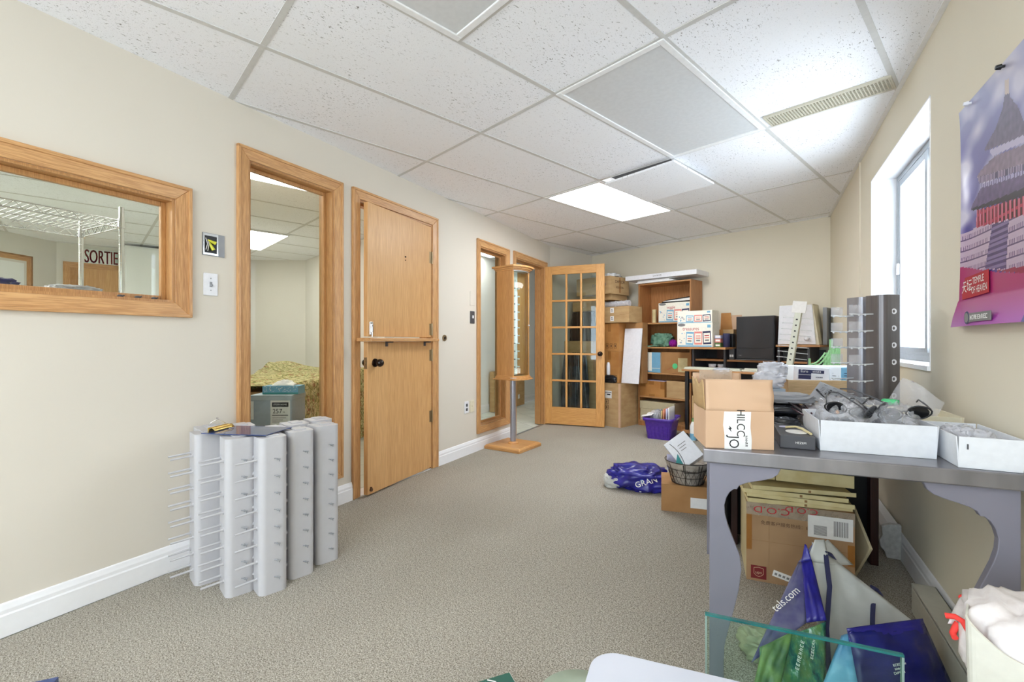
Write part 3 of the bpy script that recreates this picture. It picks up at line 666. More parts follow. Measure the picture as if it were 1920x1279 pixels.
m = MB(); m.box(0,.235,0,.11,0,.055,0); m.box(0,.235,-.0008,0,0,.012,1)
for k in range(70):
    x, z = rnd.uniform(.005,.225), rnd.uniform(.014,.05); r_ = rnd.uniform(.002,.006); m.box(x, x+r_, -.0009, 0, z, z+r_*.8, 2)
m.build('box_body', [M['blueprint'], M['teal'], M['sticker']], t, bevel=.002)
m = MB(); m.grid(lambda u, v: (.045+.15*u, .02+.08*v, .056+.034*math.sin(PI*u)**.6*math.sin(PI*v)*(1+.5*mnoise.noise(Vector((u*7,v*7,0))))), 24, 16); m.build('tissue', M['whitepaper'], t, solid=.0015)
# covered table
ta = math.atan2(.60, -.76)      # front edge runs away from the window
t = thing('covered_table', 'long table under a green and red floral cloth behind the tall window', 'table', (-3.40, 1.05, 0), ta)
LT, WT = 2.42, 1.05
m = MB()
def cloth(u, v):
    x = .11+(LT-.23)*u
    prof = v*(.74+WT+.74)
    rip = .022*math.sin(x*17+1.3*math.sin(x*5))
    if prof < .74: y, z = -.0-rip*(1-prof/.74)-.05*(1-prof/.74), .03+prof
    elif prof < .74+WT: y, z = (prof-.74)*(.457+.52*u), .77
    else: y, z = WT*(.457+.52*u)+.02*(prof-.74-WT)+rip*.5, .77-(prof-.74-WT)
    if .74 <= prof < .74+WT: z += .03*mnoise.noise(Vector((x*3.2, y*3.2, 1)))+.05*max(0, mnoise.noise(Vector((x*1.6, y*2, 5))))+.09*math.exp(-((y-.9)/.2)**2)
    return (x, y, z)
m.grid(cloth, 110, 70); m.build('tablecloth', M['floral'], t, solid=.006)
m = MB(); m.box(.15, LT-.2, .05, .42, .69, .72); m.build('tabletop', M['oakh'], t)
for x, y in ((.2,.1),(LT-.3,.1),(.2,.38),(LT-.3,.38)):
    m = MB(); m.box(x-.02,x+.02,y-.02,y+.02,-.012,.69); m.build('leg', M['blackmetal'], t)

# ---- office behind the wide interior window
sh = thing('wire_shelf', 'chrome wire shelving unit behind the wide interior window', 'shelf', Lw(-1.03,-1.25,0), RL)
# local x to the left is negative along the wall, +y away from the wall
Wd, Ln = .60, 1.5
for x in (0, -Ln):
    for y in (0, Wd):
        m = MB(); m.cyl((x,y,0),(x,y,1.96),.0145,n=14)
        for k in range(30): m.lathe([(.0148,0),(.0154,.003),(.0148,.006)], 14, 0, (x,y,.1+k*.06))
        m.cyl((x,y,1.96),(x,y,1.972),.0155,n=14); m.build('post', M['chrome'], sh)
def wshelf(z, nm):
    m = MB()
    for zz in (z, z-.045):
        r = .0042
        m.tube([(0,0,zz),(-Ln,0,zz)], r); m.tube([(0,Wd,zz),(-Ln,Wd,zz)], r); m.tube([(0,0,zz),(0,Wd,zz)], r); m.tube([(-Ln,0,zz),(-Ln,Wd,zz)], r)
    n = 46
    for i in range(1, n): x = -Ln*i/n; m.tube([(x,0,z+.003),(x,Wd,z+.003)], .0024, 5)
    for y in (Wd/3, 2*Wd/3): m.tube([(0,y,z-.002),(-Ln,y,z-.002)], .0035, 6)
    for y in (0, Wd):
        zz = [(-Ln*i/36, y, z-.045*(i % 2)) for i in range(37)]; m.tube(zz, .0028, 5)
    for x in (0, -Ln):
        zz = [(x, Wd*i/14, z-.045*(i % 2)) for i in range(15)]; m.tube(zz, .0028, 5)
    o = m.build(nm, M['chrome'], sh)
    for x in (0, -Ln):
        for y in (0, Wd):
            m = MB(); m.cyl((x,y,z-.05),(x,y,z+.01),.022,.019,14); m.build('shelf_collar', M['chrome'], sh)
wshelf(1.885, 'shelf_rack'); wshelf(1.36, 'shelf_rack')
m = MB(); m.lump((0,0,0), (.42,.3,.11), .3, 2.6, 4); tag(m.build('plastic_bag', [M['bagblue2']], loc=Lw(-1.60,-1.62,1.366), rz=.4), 'blue plastic bag lying on the wire shelf', 'bag')
m = MB(); m.lump((0,0,0), (.34,.26,.085), .35, 3.2, 9); tag(m.build('plastic_bag', [M['foilw']], loc=Lw(-1.20,-1.48,1.366), rz=.1), 'clear crumpled plastic bag at the shelf end beside the post', 'bag')
m = MB(); m.box(-.16,.16,-.12,.12,0,.05); tag(m.build('flat_case', [M['black']], loc=Lw(-2.05,-1.6,1.366), rz=RL, bevel=.01), 'flat black case on the left of the wire shelf', 'case')
cb = thing('white_cupboard', 'tall bright white cupboard at the right end of the far office', 'cupboard', (-8.30,.40,0), 0)
m = MB(); m.box(0,.5,0,.75,0,2.34); m.build('cupboard_body', M['wallwhite'], cb, bevel=.004)
for y_ in (.01,.38): m = MB(); m.box(.5,.515,y_,y_+.36,.05,2.32); m.build('cupboard_door', M['wallwhite'], cb, bevel=.003)
# office doors on the far walls, exit sign
def far_door(n, p, rz, w):
    root = thing(f'door_{n}', None, None, p, rz); struct(root)
    v = MB(); h = MB(); casing(v, h, 0, w, 0, 2.06, bottom=False); v.build('casing', M['oakv'], root); h.build('casing', M['oakh'], root)
    return root
# office far wall is at x=-8.36 and faces +x
root = far_door(3, (-8.355, -.12, 0), PI/2, .9)
m = MB(); m.box(0.0, .9, -.006, -.001, 0, 2.06); m.build('leaf_panel', M['doorv'], root)
m = MB(); m.box(.0, .075, -.012, -.006, 0, 2.06); m.build('jamb', M['oaky'], root)
q = Vector((-6.9,-1.72,0)); e = Vector((-8.36,-.25,0)); dd = (e-q).normalized()
pp = q+dd*.9; a_ = math.atan2(dd.y, dd.x)
root = far_door(4, (pp.x, pp.y, 0), a_+PI, .8) if False else far_door(4, tuple(q+dd*1.72+Vector((dd.y,-dd.x,0))*.004), a_+PI, .8)
m = MB(); m.box(.03, .77, -.005, -.001, 0, 2.03); m.build('leaf_panel', M['wallwhite'], root)
sg = thing('exit_sign', 'white sign with red lettering above the office door', 'sign', (-8.350, .14, 2.215), PI/2)
m = MB(); m.box(-.17,.20,-.004,0,-.115,.105); m.build('sign_board', M['whitepaper'], sg)
m = MB(); [m.text('SORTIE', .25, XZ(.045+q_,-.0048,0), 0, sx=.42) for q_ in (-.003,0,.003)]; m.build('lettering', M['inkred'], sg)

# ---- corridor behind the narrow window and the french door opening
b = carton('leaning_carton', 'large flat brown carton leaning in the corridor beyond the open doorway', 'box', Lw(3.58,-1.09,0), RL, 1.05, .075, .62, 'card', tape=False)
m = MB(); m.box(.60,.72,-.0012,0,.10,.22); m.box(.615,.70,-.0018,-.0012,.17,.18,1); m.box(.615,.68,-.0018,-.0012,.13,.16,1); m.build('label', [M['sticker'], M['inkgrey']], b)
m = MB(); m.box(.80,.87,-.0012,0,.12,.19); m.build('label', M['sticker'], b)
o = thing('motion_sensor', 'small white motion sensor high on the corridor wall', 'sensor', Lw(4.25,-1.2,2.2), RL)
m = MB(); m.box(-.05,.05,-.05,0,-.08,.07); m.build('housing', M['white'], o, bevel=.012)
m = MB(); m.box(-.035,.035,-.054,-.05,-.06,.0); m.build('lens', M['sticker'], o)

# ================================================================== oak display stand
st = thing('display_stand', 'oak eyewear display cabinet on a silver pole and square oak base', 'display stand', (-3.45, 3.232, 0), rad(6))
m = MB()
def sq(h): return [(-h,-h),(h,-h),(h,h),(-h,h)]
h0 = .212
lo_ = [(-h0,-h0,.0),(h0,-h0,.0),(h0,h0,.0),(-h0,h0,.0)]; mid = [(-h0,-h0,.028),(h0,-h0,.028),(h0,h0,.028),(-h0,h0,.028)]
h1 = .194; top = [(-h1,-h1,.044),(h1,-h1,.044),(h1,h1,.044),(-h1,h1,.044)]
m.hexa(lo_, mid); m.hexa(mid, top); m.build('base', M['standh'], st, bevel=.004, rz=rad(7.6))
m = MB(); m.lathe([(.055,.044),(.055,.052),(.045,.06),(.03,.064)], 28); m.build('base_collar', M['standh'], st)
m = MB(); m.cyl((0,0,.05),(0,0,.715),.0295,n=28); m.build('pole', M['steelpole'], st)
# cabinet: flat oak side facing -y, curved display side facing +x
hw, hd = .11, .13
def bow(k, out, ins=0): # polygon with a bowed +x side
    pts = [(-hw-ins,-hd-ins),(hw+ins,-hd-ins)]
    for i in range(1, 10): a = i/10; pts.append((hw+ins+out*math.sin(PI*a), -hd-ins+(2*hd+2*ins)*a))
    return pts+[(hw+ins,hd+ins),(-hw-ins,hd+ins)]
m = MB(); m.box(-hw, hw, -hd, -hd+.018, .735, 1.805); m.box(-hw, hw, hd-.018, hd, .735, 1.805); m.box(-hw, -hw+.018, -hd+.018, hd-.018, .735, 1.805); m.build('side_panel', M['standv'], st, bevel=.003)
m = MB(); m.box(hw-.06, hw-.047, -hd+.018, hd-.018, .75, 1.79); m.build('back_panel', M['standv'], st)
m = MB(); m.prism(bow(0,.045,.012), .712, .728); m.prism(bow(0,.045,.028), .70, .712); m.prism(bow(0,.045,.004), .728, .742); m.build('plinth', M['standh'], st, bevel=.003)
m = MB(); m.prism(bow(0,.045,.006), 1.798, 1.812); m.prism(bow(0,.045,.02), 1.812, 1.828); m.prism(bow(0,.045,.036), 1.828, 1.845); m.build('cornice', M['standh'], st, bevel=.004)
m = MB(); m.prism(bow(0,.04,-.004), 1.788, 1.797); m.build('lamp_strip', M['white'], st)
m = MB(); m.box(hw-.047, hw-.040, -hd+.018, -hd+.115, .75, 1.79); m.text('LOLA', .035, YZ(hw-.0395,-hd+.05,1.70), 1); m.build('backing_strip', [M['whitepaper'], M['inkgrey']], st)
for k in range(11):
    z = .83+.079*k
    m = MB(); m.cyl((hw-.04,-hd+.05,z),(hw-.037,-hd+.05,z),.011,n=12); m.cyl((hw-.037,-hd+.05,z),(hw-.012,-hd+.052,z),.005,n=8); m.build('peg', M['inkgrey'], st)
    m = MB(); m.box(hw-.045,hw-.02,-hd+.112,-hd+.128,z-.006,z+.006); m.build('peg_hook', M['whitepaper'], st)
m = MB(); m.grid(lambda u, v: (hw+.038*math.sin(PI*u)-.002, -hd+.012+(2*hd-.024)*u, .742+1.05*v), 14, 4); m.build('curved_cover', M['panec'], st, solid=.003)
m = MB(); m.ball((hw+.02, hd-.03, 1.25), .007); m.build('cover_knob', M['white'], st)
m = MB(); m.box(hw-.01,hw+.03,-hd-.03,-hd+.02,.722,.726); m.build('price_tag', M['sticker'], st)
# ================================================================== back of the room: carton stack, bookcase, computer desk
BY = 4.925
b = carton('big_carton', 'big tan carton on the floor behind the french door', 'box', (-4.12,BY,0), 0, .825, .60, .553, 'card', tape=False)
m = MB(); m.box(.60,.70,-.0015,0,.36,.455); m.box(.60,.695,-.0022,-.0015,.43,.437,1); m.box(.63,.68,-.0022,-.0015,.40,.415,1); m.build('label', [M['sticker'], M['ink']], b)
m = MB()
for z in (.215,.285): m.box(.60,.65,-.0012,0,z,z+.055,0); m.box(.605,.645,-.0018,-.0012,z+.005,z+.05,1); m.box(.618,.632,-.0022,-.0018,z+.015,z+.042,0)
m.build('handling_marks', [M['inkbrown'], M['card']], b)
m = MB(); m.box(.80,.8255,-.0012,0,0,.553); m.box(.825,.8262,0,.02,0,.553); m.build('packing_tape', M['cardp'], b)
m2 = [('cardo',.556,.404,'orange brown carton standing on the big tan carton'),('cardo',.962,.362,'orange brown carton stacked above its twin behind the door')]
for mt, z, h, lab in m2:
    b = carton('brown_carton', lab, 'box', (-3.68,5.0,z), rad(0), .315, .42, h, mt)
    m = MB()
    for k in range(4):
        x = .055+k*.062
        m.box(x,x+.045,-.001,0,.035,.095,0); m.box(x+.004,x+.041,-.0016,-.001,.04,.09,1); m.box(x+.014,x+.030,-.0022,-.0016,.05,.08,0)
    m.build('handling_marks', [M['inkbrown'], M[mt]], b)
    m = MB(); m.box(.15,.195,-.001,0,h-.11,h); m.build('packing_tape', M['tape'], b)
b = carton('flat_carton', 'flat tan carton with two white stickers under the bubble wrap roll', 'box', (-3.72,4.98,1.327), 0, .52, .30, .205, 'card', tape=False)
m = MB(); m.box(.38,.52,-.0008,0,.10,.104,0); m.build('flap_line', M['cardcut'], b)
for z in (.02,.125):
    m = MB(); m.box(.24,.295,-.0012,0,z,z+.065); m.box(.252,.283,-.0018,-.0012,z+.02,z+.03,1); m.box(.255,.275,-.0018,-.0012,z+.04,z+.05,1); m.build('label', [M['sticker'], M['inkgrey']], b)
b = carton('dark_carton', 'darker brown carton behind the leaning white board', 'box', (-3.36,5.16,1.03), 0, .24, .12, .294, 'cardd', tape=False)
b = carton('support_carton', 'plain brown carton under the darker one, behind the leaning white board', 'box', (-3.36,5.16,.556), 0, .24, .12, .472, 'cardd', tape=False)
m = MB(); m.cyl((-.26,0,.04),(.19,0,.04),.038,n=20)
for k in range(36): a = k*2.4; m.ball((-.24+.42*k/36, .037*math.cos(a), .04+.037*math.sin(a)), (.011,.008,.008), n=8, k=5)
m.cyl((.19,0,.04),(.1915,0,.04),.025,n=16)
tag(m.build('bubble_wrap_roll', M['foilw'], loc=(-3.46,5.1,1.534)), 'roll of bubble wrap lying on the flat tan carton', 'bubble wrap')
b = carton('thin_carton', 'thin tan carton under the topmost carton of the stack', 'box', (-4.0,5.02,1.63), 0, .50, .38, .072, 'card', tape=False)
b = carton('spacer_carton', 'small tan carton added under the thin carton, left of the bubble wrap roll, behind the door panes', 'box', (-4.12,5.0,1.50), 0, .32, .42, .129, 'card', tape=False)  # spacer added as a support under the thin carton
b = carton('top_carton', 'topmost tan carton of the stack with crumpled paper on top', 'box', (-4.01,4.95,1.703), 0, .55, .43, .228, 'card', tape=False)
m = MB(); m.scrib(6, .05, XZ(.38,-.001,.12), 0); m.scrib(6, .05, YZ(.551,.22,.165), 1); m.scrib(7, .034, YZ(.551,.22,.09), 1); m.box(.5505,.5512,.20,.235,.02,.22,2); m.build('printing', [M['inkgrey'], M['inkbrown'], M['cardd']], b)
m = MB(); m.lump((0,0,0), (.34,.22,.05), .45, 4, 3, flat=0); tag(m.build('packing_paper', M['whitepaper'], loc=(-3.66,5.14,1.933)), 'crumpled white packing paper on the topmost carton', 'paper')
b = carton('logo_carton', 'tan carton with printed writing between the dark garment bags', 'box', (-4.185,4.90,.556), 0, .49, .30, .535, 'card', tape=False)
m = MB(); m.scrib(7, .055, XZ(.28,-.001,.36), 0); m.prism([(.33,.42),(.35,.44),(.37,.42),(.35,.40)], 0, .001); m.build('printing', M['ink'], b)
bpy.data.objects[b.children[-1].name]
def drape(m, w, d, h, folds=9, seed=0, top=.55):
    """garments in plastic sleeves: folded, tapering upward"""
    def fn(u, v):
        a = 2*PI*u; k = 1-(1-top)*v**1.3
        f = 1+.10*math.sin(folds*a+seed)+.06*math.sin(folds*2.3*a+2*seed+3*v)+.10*mnoise.noise(Vector((3*math.cos(a)+seed, 3*math.sin(a), 4*v)))
        if v > .93: k *= 1-(v-.93)/.07*.75
        return (w*.5*k*f*math.cos(a), d*.5*k*f*math.sin(a), h*min(1, v/.95)-(.02 if v > .99 else 0))
    m.grid(fn, 120, 30)
    m.add([tuple(fn(i/120, 1)) for i in range(120)], [tuple(range(120))])
m = MB(); drape(m, .42, .20, .74, 9, 1.0, .72); g = m.build('garment_bag', M['bagdark'], loc=(-3.90,4.79,.19)); tag(g, 'dark garments in glossy plastic behind the lower door panes', 'garment bag')
m = MB(); m.box(-.2,.2,-.06,.1,0,.19); tag(m.build('low_carton', M['cardd'], loc=(-3.92,4.81,0)), 'low carton beneath the garment bag behind the door', 'box')
m = MB(); drape(m, .42, .26, .395, 6, 2.2, .8); tag(m.build('garment_bag', M['bagblack'], loc=(-3.96,5.04,1.094)), 'black garment bag on the carton behind the upper door panes', 'garment bag')
p = thing('plastic_sheet', 'narrow clear plastic panel standing behind the door pane edge', 'panel', (-3.62,4.935,.556), 0)
m = MB(); m.box(0,.05,0,.012,0,1.0); m.build('sheet_body', M['acryl'], p); m = MB(); m.box(-.004,0,0,.012,0,1.0); m.box(.05,.054,0,.012,0,1.0); m.build('edge_strip', M['alum'], p)
m = MB(); m.lump((0,0,0), (.19,.06,.10), .22, 3.5, 5); tag(m.build('shoe_bag', M['bagblack'], loc=(-3.475,4.962,.556)), 'black crumpled bag on the big tan carton beside the door', 'bag')
m = MB(); m.lathe([(.02,0),(.024,.01),(.024,.12),(.018,.15),(.014,.16)], 20); tag(m.build('white_bottle', M['white'], loc=(-3.50,4.966,.655)), 'white bottle upright behind the door knob, atop the black bag', 'bottle')
m = MB(); m.box(-.12,.12,-.007,.007,0,.70); m.cyl((-.09,-.0072,.42),(-.09,-.009,.42),.006); tag(m.build('white_board', M['white'], loc=(-3.222,5.035,.5565), rot=(rad(-8),0,rad(4)), bevel=.002), 'white melamine board leaning on the cartons left of the bookcase', 'board')

# ---- bookcase
bc = thing('bookcase', 'tall brown veneer bookcase against the back wall', 'bookcase', (-3.262,5.29,0), 0)
BW, BD, BH = .712, .295, 1.83
m = MB(); m.box(0,.018,0,BD,0,BH); m.box(BW-.018,BW,0,BD,0,BH); m.build('side_panel', M['casev'], bc, bevel=.0015)
m = MB(); m.box(.018,BW-.018,0,BD,BH-.018,BH); m.build('top_panel', M['caseh'], bc, bevel=.0015)
m = MB(); m.box(.018,BW-.018,BD-.006,BD,.06,BH-.018); m.build('back_panel', M['casev'], bc)
shz = [.075,.385,.69,1.015,1.322]
for z in shz: m = MB(); m.box(.018,BW-.018,.004,BD-.006,z-.018,z); m.build('shelf', M['caseh'], bc, bevel=.0015)
m = MB(); m.box(.018,BW-.018,.01,.025,0,.057); m.build('kick_board', M['casev'], bc)
def at(x, y, z): return (-3.262+x, 5.29+y, z+.0012)
m = MB(); m.cyl((0,0,0),(0,0,.175),.027,n=20)
for k in range(40): m.ball((.0265*math.cos(k*2.1),.0265*math.sin(k*2.1),.008+.16*k/40),(.003,.003,.004),n=6,k=4,m=1)
tag(m.build('paper_tube', [M['ivory'], M['inkgrey']], loc=at(.155,.13,1.322)), 'cream printed tube upright on the upper shelf', 'tube')
def print_box(name, label, loc, rz, w, d, h, title, tcol, seed=0, panels=3, group='snack boxes', stripe=None, cut=True):
    o = thing(name, label, 'box', loc, rz, group)
    m = MB(); m.box(0,w,0,d,0,h,0)
    m.build('box_body', [M['creamprint']], o, bevel=.003)
    p = MB(); y = -.0008
    if title:
        p.text(title, h*.21, XZ(w*.40,y-.0004,h*.76), 1, sx=.9)
        p.lathe([(h*.01,0),(h*.01,.0005)], 4)
        p.M = XZ(w*.13,y,h*.93); p.prism([(w*.11*math.cos(i*PI/10), h*.065*math.sin(i*PI/10)) for i in range(20)], 0, .0006, 5); p.M = Matrix()
    for k in range(panels):
        px = w*(.26+.24*k); pw = w*.22; z0 = h*(.09+.015*k); ph = h*.54
        a = rad(-3+3*k); p.M = XZ(px+pw/2, y, z0+ph/2, a)
        c = [4, 3, 2][k % 3]
        p.box(-pw/2,pw/2,-ph/2,ph/2,0,.0004,c); p.box(-pw*.40,pw*.40,-ph*.36,ph*.36,.0004,.0008,0)
        p.box(-pw*.28,pw*.28,ph*.12,ph*.20,.0008,.0011,1 if c == 2 else c); p.box(-pw*.30,pw*.30,-ph*.05,ph*.03,.0008,.0011,3); p.box(-pw*.25,pw*.25,-ph*.25,-ph*.14,.0008,.0011,5)
        p.M = Matrix()
    r = random.Random(seed)
    for k in range(9):
        x, z = r.uniform(.04,.22)*w, r.uniform(.08,.6)*h; s_ = r.uniform(.006,.014); p.box(x,x+s_,y,0,z,z+s_,r.choice([3,4,5]))
    p.box(w*.02,w*.98,y*.6,0,h*.01,h*.07,4); p.box(w*.86,w*.95,y,0,h*.80,h*.92,4)
    if stripe: p.box(w*stripe[0],w*stripe[1],y-.0003,0,0,h,4); p.box(w*stripe[0],w*stripe[1],y-.0005,0,h*.2,h*.22,0)
    p.build('printing', [M['creamprint'], M['inkred'], M['navy'], M['salmon'], M['blueprint'], M['inkgrey'], M['lav']], o)
    return o
print_box('snack_box', 'cream snack carton on the upper bookcase shelf under black folders', at(.262,.045,1.322), 0, .425, .20, .245, 'veggie', 0, 1)
fo = thing('folder_stack', 'black and white folders lying on the upper shelf snack carton', 'folders', at(.30,.06,1.568), rad(3))
m = MB()
m.box(0,.36,0,.17,0,.016,0); m.hexa([(.02,0,.016),(.36,0,.018),(.36,.17,.018),(.02,.17,.016)],[(.02,0,.022),(.37,0,.05),(.37,.17,.05),(.02,.17,.022)],1); m.hexa([(.03,0,.024),(.37,0,.052),(.37,.17,.052),(.03,.17,.024)],[(.08,0,.038),(.37,0,.066),(.37,.17,.066),(.08,.17,.038)],0)
m.build('folders', [M['black'], M['sticker']], fo)
m = MB(); m.lump((0,0,0), (.25,.16,.165), .4, 3.2, 12, flat=0); m.M = Matrix.Translation((-.06,-.02,0)); tag(m.build('cloth_bundle', M['greencloth'], loc=at(.265,.14,1.015)), 'rolled bundle of green cloth on the middle shelf', 'cloth')
m = MB(); m.grid(lambda u, v: (.02+.25*u, .0-.004*(u < .3)+.05*v, .004+.012*math.sin(PI*v)+.006*math.sin(9*u)-(.045*max(0,.3-u) if v < .2 else 0)), 20, 8); tag(m.build('cloth_strip', M['greencloth'], loc=at(.0,-.004,1.018), solid=.005), 'flat strip of green cloth at shelf edge left of the bundle', 'cloth')
m = MB(); m.ball((0,0,.045),(.048,.045,.045),n=20,k=14)
for k in range(9): a = k*.7; m.tube([(.0462*math.cos(t*PI/9)*math.cos(a)*1.03, .0462*math.cos(t*PI/9)*math.sin(a), .045+.0462*math.sin(t*PI/9)) for t in range(18)], .003, 5, closed=True)
tag(m.build('yarn_ball', M['yarn'], loc=at(.425,.11,1.0155)), 'bright purple ball of yarn on the middle shelf', 'yarn')
print_box('snack_box', 'white and light blue printed carton on the shelf below the green cloth', at(.055,.04,.69), 0, .235, .2, .255, '', 0, 4, 0, stripe=(.5,1.0))
b = carton('sticker_carton', 'brown carton with round green sticker on the bookcase shelf', 'box', at(.30,.045,.69), 0, .375, .21, .262, 'cardd', tape=False, seam=False)
m = MB(); m.M = XZ(.185,-.0006,.09); m.prism([(.034*math.cos(i*PI/12), .034*math.sin(i*PI/12)) for i in range(24)], 0, .0008); m.build('round_sticker', M['lime'], b)
m = MB(); m.box(.225,.345,-.003,0,.02,.19); m.build('envelope', M['ivory'], b)
m = MB(); m.hexa([(.08,-.001,.04),(.15,-.001,.075),(.15,0,.075),(.08,0,.04)],[(.08,-.001,.043),(.15,-.001,.078),(.15,0,.078),(.08,0,.043)]); m.build('pen_mark', M['inkred'], b)
b = carton('taped_carton', 'orange brown taped carton on the lower bookcase shelf', 'box', at(-.0+.02,.01,.385), 0, .345, .25, .195, 'cardo')
m = MB(); m.box(.01,.08,-.001,0,.12,.195); m.box(.12,.20,-.001,0,.15,.195); m.box(.29,.345,-.001,0,.10,.195); m.box(.13,.21,-.001,0,.0,.03); m.build('packing_tape', M['tape'], b)
m = MB(); m.box(.02,.34,.01,.24,.1965,.2); m.build('paper_sheet', M['lav'], b)
b = carton('beige_carton', 'plain beige open carton beside the taped one', 'box', at(.385,.02,.385), 0, .29, .22, .21, 'card', tape=False, seam=False)
b = carton('file_box', 'grey beige lidded file box on the bottom bookcase shelf', 'box', at(.03,.0,.075), 0, .47, .26, .19, 'cardbeige', tape=False, seam=False)
m = MB(); m.box(-.004,.474,-.006,.264,.15,.245); m.build('lid', M['cardbeige'], b, bevel=.003)
m = MB(); m.lump((0,0,0), (.45,.26,.016), .12, 2, 3, flat=0)
m = MB(); m.box(-.02,.50,-.03,.27,0,.014,0); m.box(.0,.44,-.02,.26,.014,.034,0); m.box(.02,.52,-.01,.25,.034,.042,1)
tag(m.build('foam_sheets', [M['whitepaper'], M['styro']], loc=at(.0,.0,1.8305), bevel=.002), 'white sheets lying flat on top of the bookcase', 'sheets')
b = thing('long_white_box', 'long flat white box on top of the bookcase', 'box', (-3.40,5.20,1.876), rad(2.5))
m = MB(); m.box(0,.94,0,.40,0,.058); m.build('box_body', M['white'], b, bevel=.003)
m = MB(); m.prism([(.36,.02),(.37,.02),(.365,.04)],0,.001); m.scrib(6, .026, XZ(.45,-.001,.03), 0); m.build('printing', M['inkgrey'], b)

# ---- computer desk with hutch
dk = thing('computer_desk', 'wood laminate computer desk with hutch shelves on black frame', 'desk', (-2.50,4.95,0), 0)
m = MB(); m.box(0,1.22,0,.60,.752,.774); m.build('desktop', M['deskh'], dk, bevel=.004)
m = MB(); m.box(0,1.22,.30,.60,.862,.884); m.build('middle_shelf', M['deskh'], dk, bevel=.004)
m = MB(); m.prism([(-.20,.08),(.455,.08),(.455,.60),(-.045,.60),(-.045,.33),(-.20,.33)],1.0,1.022); m.build('hutch_shelf', M['deskh'], dk, bevel=.004)
m = MB(); m.box(.90,1.29,.22,.60,1.03,1.052); m.build('hutch_shelf', M['deskh'], dk, bevel=.004)
for x, z1 in ((-.0,1.0),(.36,1.0),(.905,1.03),(1.17,1.03)):
    m = MB(); m.box(x,x+.022,.26,.60,.774,z1); m.build('hutch_post', M['dgrey'], dk, bevel=.002)
m = MB(); m.box(.18,.31,.52,.58,.884,1.0); m.build('hutch_back', M['mahog'], dk)
m = MB(); m.box(0,1.25,.585,.60,.774,1.0); m.build('hutch_back', M['black'], dk)
for x in (.03, 1.16):
    m = MB(); m.box(x,x+.035,.02,.06,.09,.752); m.box(x,x+.035,.50,.54,.09,.752); m.build('leg', M['blackmetal'], dk, bevel=.006)
    m = MB(); m.box(x-.02,x+.16,-.02,.56,.06,.09); m.build('foot_board', M['deskh'], dk, bevel=.004)
    for y in (.02,.5):
        m = MB(); m.cyl((x+.005,y,.028),(x+.03,y,.028),.028,n=16); m.cyl((x+.018,y,.03),(x+.018,y,.062),.01,n=10); m.build('caster', M['blackmetal'], dk)
m = MB(); m.box(.06,1.16,.05,.07,.62,.66); m.build('crossbar', M['blackmetal'], dk)
m = MB(); m.box(.2,1.15,.54,.56,.1,.74); m.build('modesty_panel', M['black'], dk)
m = MB(); m.box(0,.62,0,.17,0,.012,0); m.box(0,.6,.02,.15,.012,.024,0); tag(m.build('white_tray', M['dispwhite'], loc=(-2.48,4.965,.7745), bevel=.003), 'long flat white tray lying along the computer desk edge', 'tray')
m = MB(); m.box(0,.40,0,.06,0,.02,0); m.box(.02,.34,.01,.05,.02,.034,0); tag(m.build('white_bars', M['dispwhite'], loc=(-1.86,4.985,.7745), rz=.06, bevel=.003), 'bundle of white bars tied with string on the computer desk', 'bars')
for k, (x, y) in enumerate(((-2.31,5.32),(-2.21,5.33))):
    m = MB(); m.lathe([(.02,0),(.036,.008),(.043,.03),(.043,.052),(.039,.052),(.036,.03),(.01,.012)], 22); m.tube([(.042,0,.044),(.062,0,.04),(.064,0,.022),(.043,0,.016)], .0045, 7)
    tag(m.build('white_cup', M['white'], loc=(x,y,.7745), rz=2.6), ['white cup under the hutch, left one', 'white cup under the hutch, nearer the middle'][k], 'cup', 'white cups')
# monitor
mo = thing('monitor', 'old black tube monitor on the computer desk shelf', 'monitor', (-2.01,5.23,.8852), rad(-3))
mw, mh = .385, .47
m = MB()
m.hexa([(0,0,.012),(mw,0,.012),(mw,.05,.012),(0,.05,.012)],[(0,0,mh),(mw,0,mh),(mw,.05,mh),(0,.05,mh)],0); m.hexa([(0,.05,.02),(mw,.05,.02),(mw-.01,.30,.03),(.01,.30,.03)],[(0,.05,mh),(mw,.05,mh),(mw-.01,.30,mh-.01),(.01,.30,mh-.01)],1); m.build('housing', [M['black'], M['monbrown']], mo, bevel=.004)
m = MB(); m.grid(lambda u, v: (.008+(mw-.016)*u, -.004-.008*math.sin(PI*u)*math.sin(PI*v), .13+(mh-.14)*v), 14, 14); m.build('screen', M['screen'], mo)
m = MB(); m.box(.008,mw-.008,-.006,-.001,.02,.122); m.scrib(3, .014, XZ(.045,-.0066,.05), 1); m.build('control_panel', [M['screen'], M['inkgrey']], mo, bevel=.002)
m = MB(); m.box(-.004,mw+.004,-.01,.2,0,.011); m.build('base', M['dgrey'], mo, bevel=.002)
o = thing('network_box', 'small grey box with white switches left of the monitor base', 'device', (-2.088,5.23,.8852), 0)
m = MB(); m.box(0,.055,0,.12,0,.12); m.build('housing', M['dgrey'], o, bevel=.003); m = MB(); m.box(.008,.026,-.003,0,.03,.055); m.box(.032,.048,-.003,0,.03,.055); m.build('switch_panel', M['sticker'], o)
